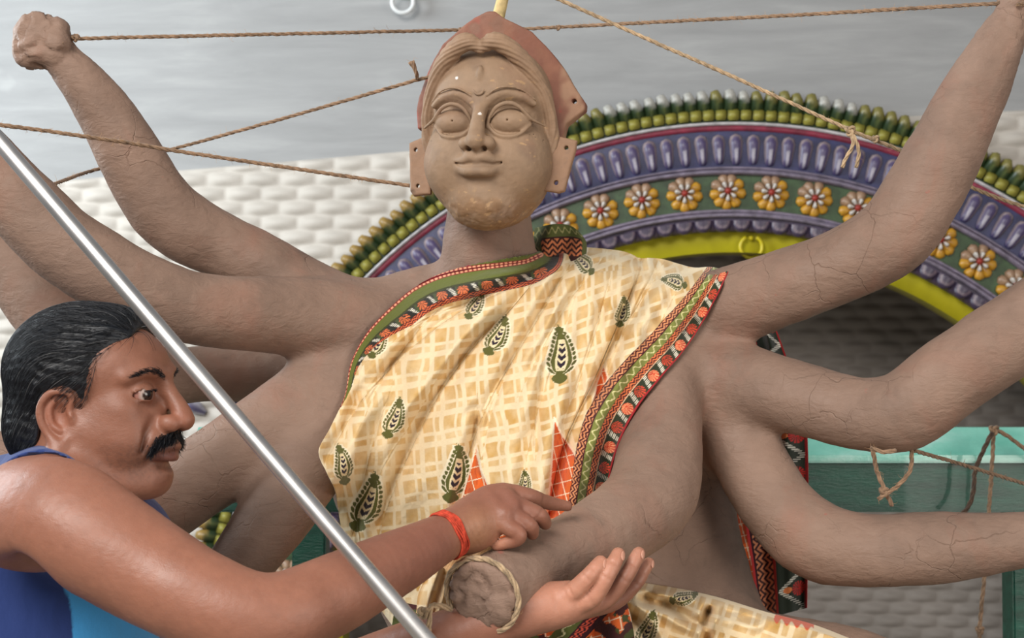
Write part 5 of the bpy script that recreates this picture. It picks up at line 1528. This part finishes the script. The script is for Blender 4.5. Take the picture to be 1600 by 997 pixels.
# finger nails
M_nail = paint('finger nail', (206, 150, 126), 0.3, 0.08, 60, 0.05, spec=0.6)
for (px, py, d, nx, nz, r) in ((944, 882, 1.728, 0.75, 0.25, 0.0046), (972, 869, 1.738, 0.75, 0.25, 0.0046), (1004, 867, 1.756, 0.75, 0.2, 0.0044), (1018, 882, 1.783, 0.75, 0.2, 0.0038)):
    bm = bmesh.new(); bmesh.ops.create_uvsphere(bm, u_segments=14, v_segments=8, radius=1)
    P = np.array([v.co[:] for v in bm.verts]) * np.array([0.0012, r * 0.8, r * 1.35]); Fc = [[v.index for v in f.verts] for f in bm.faces]; bm.free()
    nrm = np.array([nx, -0.62, nz]); nrm /= np.linalg.norm(nrm); up_ = np.array([0.45, 0.1, 0.88]); up_ -= nrm * (up_ @ nrm); up_ /= np.linalg.norm(up_)
    base_ = W(px, py, d)
    for _ in range(6):
        dd = combine(LH, base_[None])[0]; base_ = base_ - nrm * (dd - 0.0002)
    mesh_obj('nail', base_ + P @ np.stack([nrm, np.cross(up_, nrm), up_]), Fc, M_nail, man)

# ------------------------------------------------------------------ steel pole across the front
t = NT('steel pole'); co = t.coord()
wear = t.noise(46, 6, t.coord((1, 1, 0.6)), 0.7)
sc_ = t.ramp(wear, [(0.3, (196, 192, 190)), (0.62, (206, 203, 200)), (0.74, (150, 140, 134))])
M_steel = t.out(sc_, t.ramp(t.noise(14, 4, co), [(0.3, (0.34, 0.34, 0.34, 1)), (0.7, (0.46, 0.46, 0.46, 1))]), t.bump(wear, 0.12, 0.001), metal=1.0)
a, b = W(-40, 175, 1.62), W(665, 998, 1.46)
dr_ = (b - a); a = a - dr_ * 0.5; b = b + dr_ * ((b[2] - 0.015) / (-dr_[2]))
V, Fc = tube(np.linspace(a, b, 30), 0.0092, 32)
pole = tag(mesh_obj('steel_pole', V, Fc, M_steel), 'shiny steel pole slanting across the front, before the man and the statue', 'pole')

# ------------------------------------------------------------------ jute cords
def jute(name, c):
    t = NT(name); co = t.coord()
    col = t.ramp(t.noise(90, 5, co, 0.6), [(0.3, tuple(np.array(c) * 0.72)), (0.7, tuple(np.minimum(np.array(c) * 1.12, 255)))])
    return t.out(col, 0.9, t.bump(t.noise(900, 3, co), 0.4, 0.001), spec=0.1, sheen=0.2)
M_jute, M_jute_pale, M_jute_dark = jute('jute', (146, 118, 94)), jute('pale jute', (184, 158, 126)), jute('dark jute', (84, 66, 54))
M_fibre = NT('jute fibre').out(rgba((186, 150, 114)), 0.9, spec=0.1)
def strand_path(rows, r, strands=3, pitch=13.0):
    P = np.asarray(rows, float)
    c = W(P[:, 0], P[:, 1], P[:, 2]); c = catmull(c, 24)
    l = np.r_[0, np.cumsum(np.linalg.norm(np.diff(c, axis=0), axis=1))]
    n = max(8, int(l[-1] / (r * 1.1)))
    u = np.linspace(0, l[-1], n); c = np.stack([np.interp(u, l, c[:, k]) for k in range(3)], 1)
    c = c + 0.12 * r * np.stack([noise(c, 90, 141 + k) for k in range(3)], 1)
    tt = np.gradient(c, axis=0); tt /= np.linalg.norm(tt, axis=1)[:, None] + 1e-12
    A = np.cross(tt, np.array([0.1, 0.9, 0.42])); A /= np.linalg.norm(A, axis=1)[:, None] + 1e-9; B = np.cross(tt, A)
    out = []
    for k in range(strands):
        ph = 2 * np.pi * (u / (pitch * r) + k / strands)
        out.append(c + 0.52 * r * (np.cos(ph)[:, None] * A + np.sin(ph)[:, None] * B))
    return out, c, A, B
def cord(name, label, paths, r=0.0031, mat=None, fuzz=320, knots=()):
    mat = mat or M_jute
    Vs, Fs, off = [], [], 0
    roots = []
    def add(v, f):
        nonlocal off
        Vs.append(v); Fs.extend([tuple(i + off for i in q) for q in f]); off += len(v)
    for rows in paths:
        st, c, A, B = strand_path(rows, r)
        for s in st: add(*tube(s, 0.56 * r * (1 + 0.12 * noise(s, 120, 151)), 6))
        L_ = np.linalg.norm(np.diff(c, axis=0), axis=1).sum()
        i = RNG.integers(0, len(c), int(fuzz * L_)); ang = RNG.uniform(0, 6.28, len(i))
        roots.append(c[i] + 0.8 * r * (np.cos(ang)[:, None] * A[i] + np.sin(ang)[:, None] * B[i]))
    for (px, py, d, k) in knots:                       # overhand knot: a small trefoil of cord
        a = np.linspace(0, 2 * np.pi, 60); q = W(px, py, d)
        K_ = np.stack([np.sin(a) + 2 * np.sin(2 * a), np.sin(3 * a) * 1.2, np.cos(a) - 2 * np.cos(2 * a)], 1) * r * k
        add(*tube(q + K_, 0.8 * r, 7))
    o = tag(mesh_obj(name, np.vstack(Vs), Fs, mat), label, 'cord')
    if fuzz and sum(len(x) for x in roots):
        R0 = np.vstack(roots); D0_ = RNG.normal(0, 1, R0.shape); D0_ /= np.linalg.norm(D0_, axis=1)[:, None]
        f = hair_curves('fibres', R0, lambda P, s: D0_ + 0.5 * RNG.normal(0, 1, P.shape), 0.007 * RNG.uniform(0.5, 1.3, len(R0)), 4, 0.00022, M_fibre, None)
        f.parent = o; f['kind'] = 'stuff'
    return o
cord('jute_cord', 'long taut jute cord strung between the two raised clay wrists behind the crown',
     [[(96, 68, 2.135), (112, 61, 2.17), (400, 54, 2.26), (715, 47, 2.36), (822, 45, 2.36), (955, 38, 2.32), (1250, 23, 2.2), (1568, 5, 2.09), (1590, 8, 2.065)], [(112, 62, 2.17), (118, 55, 2.16), (122, 62, 2.16)]], 0.0030, knots=[(118, 59, 2.165, 0.55), (722, 47, 2.352, 0.5), (872, 43, 2.345, 0.35)])
cord('jute_cord', 'jute cord sloping down past the arch rim to a knot with two loose ends',
     [[(840, -16, 2.21), (960, 38, 2.21), (1150, 122, 2.20), (1328, 203, 2.20), (1420, 241, 2.215), (1530, 298, 2.24), (1640, 336, 2.26)],
      [(1328, 203, 2.195), (1338, 222, 2.19), (1342, 240, 2.19), (1338, 262, 2.19)], [(1330, 208, 2.195), (1333, 226, 2.19), (1322, 246, 2.19), (1316, 262, 2.19)]], 0.0031, M_jute_pale, 200, knots=[(1328, 204, 2.195, 0.8), (1368, 217, 2.20, 0.5)])
cord('jute_cord', 'fuzzy jute cord crossing in front of the highest left arm towards the left ear plate',
     [[(-30, 191, 1.96), (60, 203, 1.98), (130, 213, 2.0), (200, 223, 2.04), (270, 235, 2.08), (450, 262, 2.13), (640, 290, 2.175)]], 0.0030, M_jute, 420)
cord('jute_cord', 'jute cord behind the highest left arm tied to the crown with frayed end',
     [[(74, 292, 2.04), (100, 282, 2.12), (150, 265, 2.31), (270, 233, 2.31), (460, 180, 2.25), (648, 126, 2.19), (676, 119, 2.185)], [(652, 124, 2.18), (650, 112, 2.175), (640, 97, 2.17)], [(652, 122, 2.18), (649, 110, 2.17), (645, 95, 2.165)], [(74, 292, 2.04), (80, 287, 2.035), (86, 292, 2.03)]], 0.0029, M_jute, 160)
cord('jute_cord', 'jute loop hanging under the bent elbow in front of the green stage frame',
     [[(1362, 690, 2.06), (1364, 706, 2.05), (1370, 736, 2.06), (1381, 762, 2.06), (1394, 790, 2.07)], [(1372, 780, 2.06), (1380, 774, 2.06), (1402, 760, 2.06), (1422, 734, 2.06), (1424, 704, 2.05), (1420, 690, 2.05)],
      [(1360, 700, 2.03), (1380, 706, 2.02), (1400, 704, 2.02)]], 0.0033, M_jute, 300, knots=[(1381, 768, 2.06, 0.6)])
cord('jute_cord', 'thin jute cord running from the bent elbow out past the stage frame to the right',
     [[(1428, 704, 2.07), (1500, 725, 2.16), (1600, 756, 2.28), (1690, 786, 2.4)]], 0.0031, M_jute, 160)
cord('jute_cord', 'jute cord hanging straight down in front of the green stage frame',
     [[(1553, 670, 2.84), (1549, 740, 2.84), (1545, 800, 2.84), (1538, 900, 2.84), (1531, 980, 2.84), (1530, 1060, 2.84)], [(1553, 670, 2.84), (1575, 682, 2.84), (1602, 702, 2.84), (1660, 742, 2.84)]], 0.0042, M_jute, 160, knots=[(1553, 672, 2.835, 0.7), (1531, 985, 2.84, 0.6)])
cord('jute_cord', 'dark soiled cord drooping over the green stage frame',
     [[(1550, 676, 2.83), (1536, 705, 2.83), (1524, 735, 2.83), (1521, 765, 2.83), (1514, 790, 2.83), (1500, 806, 2.83)]], 0.0046, M_jute_dark, 120)
# the loop round the cut wrist
_ax = _cn; _u = np.cross(_ax, [0, 0, 1.0]); _u /= np.linalg.norm(_u); _v = np.cross(_u, _ax)
def wrist_loop():
    a = np.linspace(R(-60), R(205), 22)
    c = _cb - _cn * 0.006
    P = []
    for t_ in a:
        dirn = math.cos(t_) * -_u + math.sin(t_) * _v
        q = c + dirn * 0.03
        for _ in range(12):
            d = combine([(L['arm8'][0][0], '+', 0)], q[None])[0]; q = q + dirn * (0.0030 - d)
        P.append(q)
    return np.array(P)
_wl = wrist_loop()
def to_px(P):
    v = P - CAM; d = v @ FWD
    return np.stack([800 + F * v[:, 0] / d, 498.5 - F * (v @ UPV) / d, d], 1)
_wp = to_px(_wl)
_s = -1 if _wp[0, 0] > _wp[-1, 0] else 0
_end = _wp[-1] if _wp[-1, 0] < _wp[0, 0] else _wp[0]
cord('jute_cord', 'thick pale jute cord looped round the cut clay wrist with its end hanging down', [[tuple(p) for p in _wp], [tuple(_end), (676, 946, _end[2] - 0.01), (671, 968, _end[2] - 0.012), (668, 1020, _end[2] - 0.01), (664, 1080, _end[2])]], 0.0036, M_jute_pale, 160, knots=[(662, 957, _end[2] - 0.012, 0.55)])
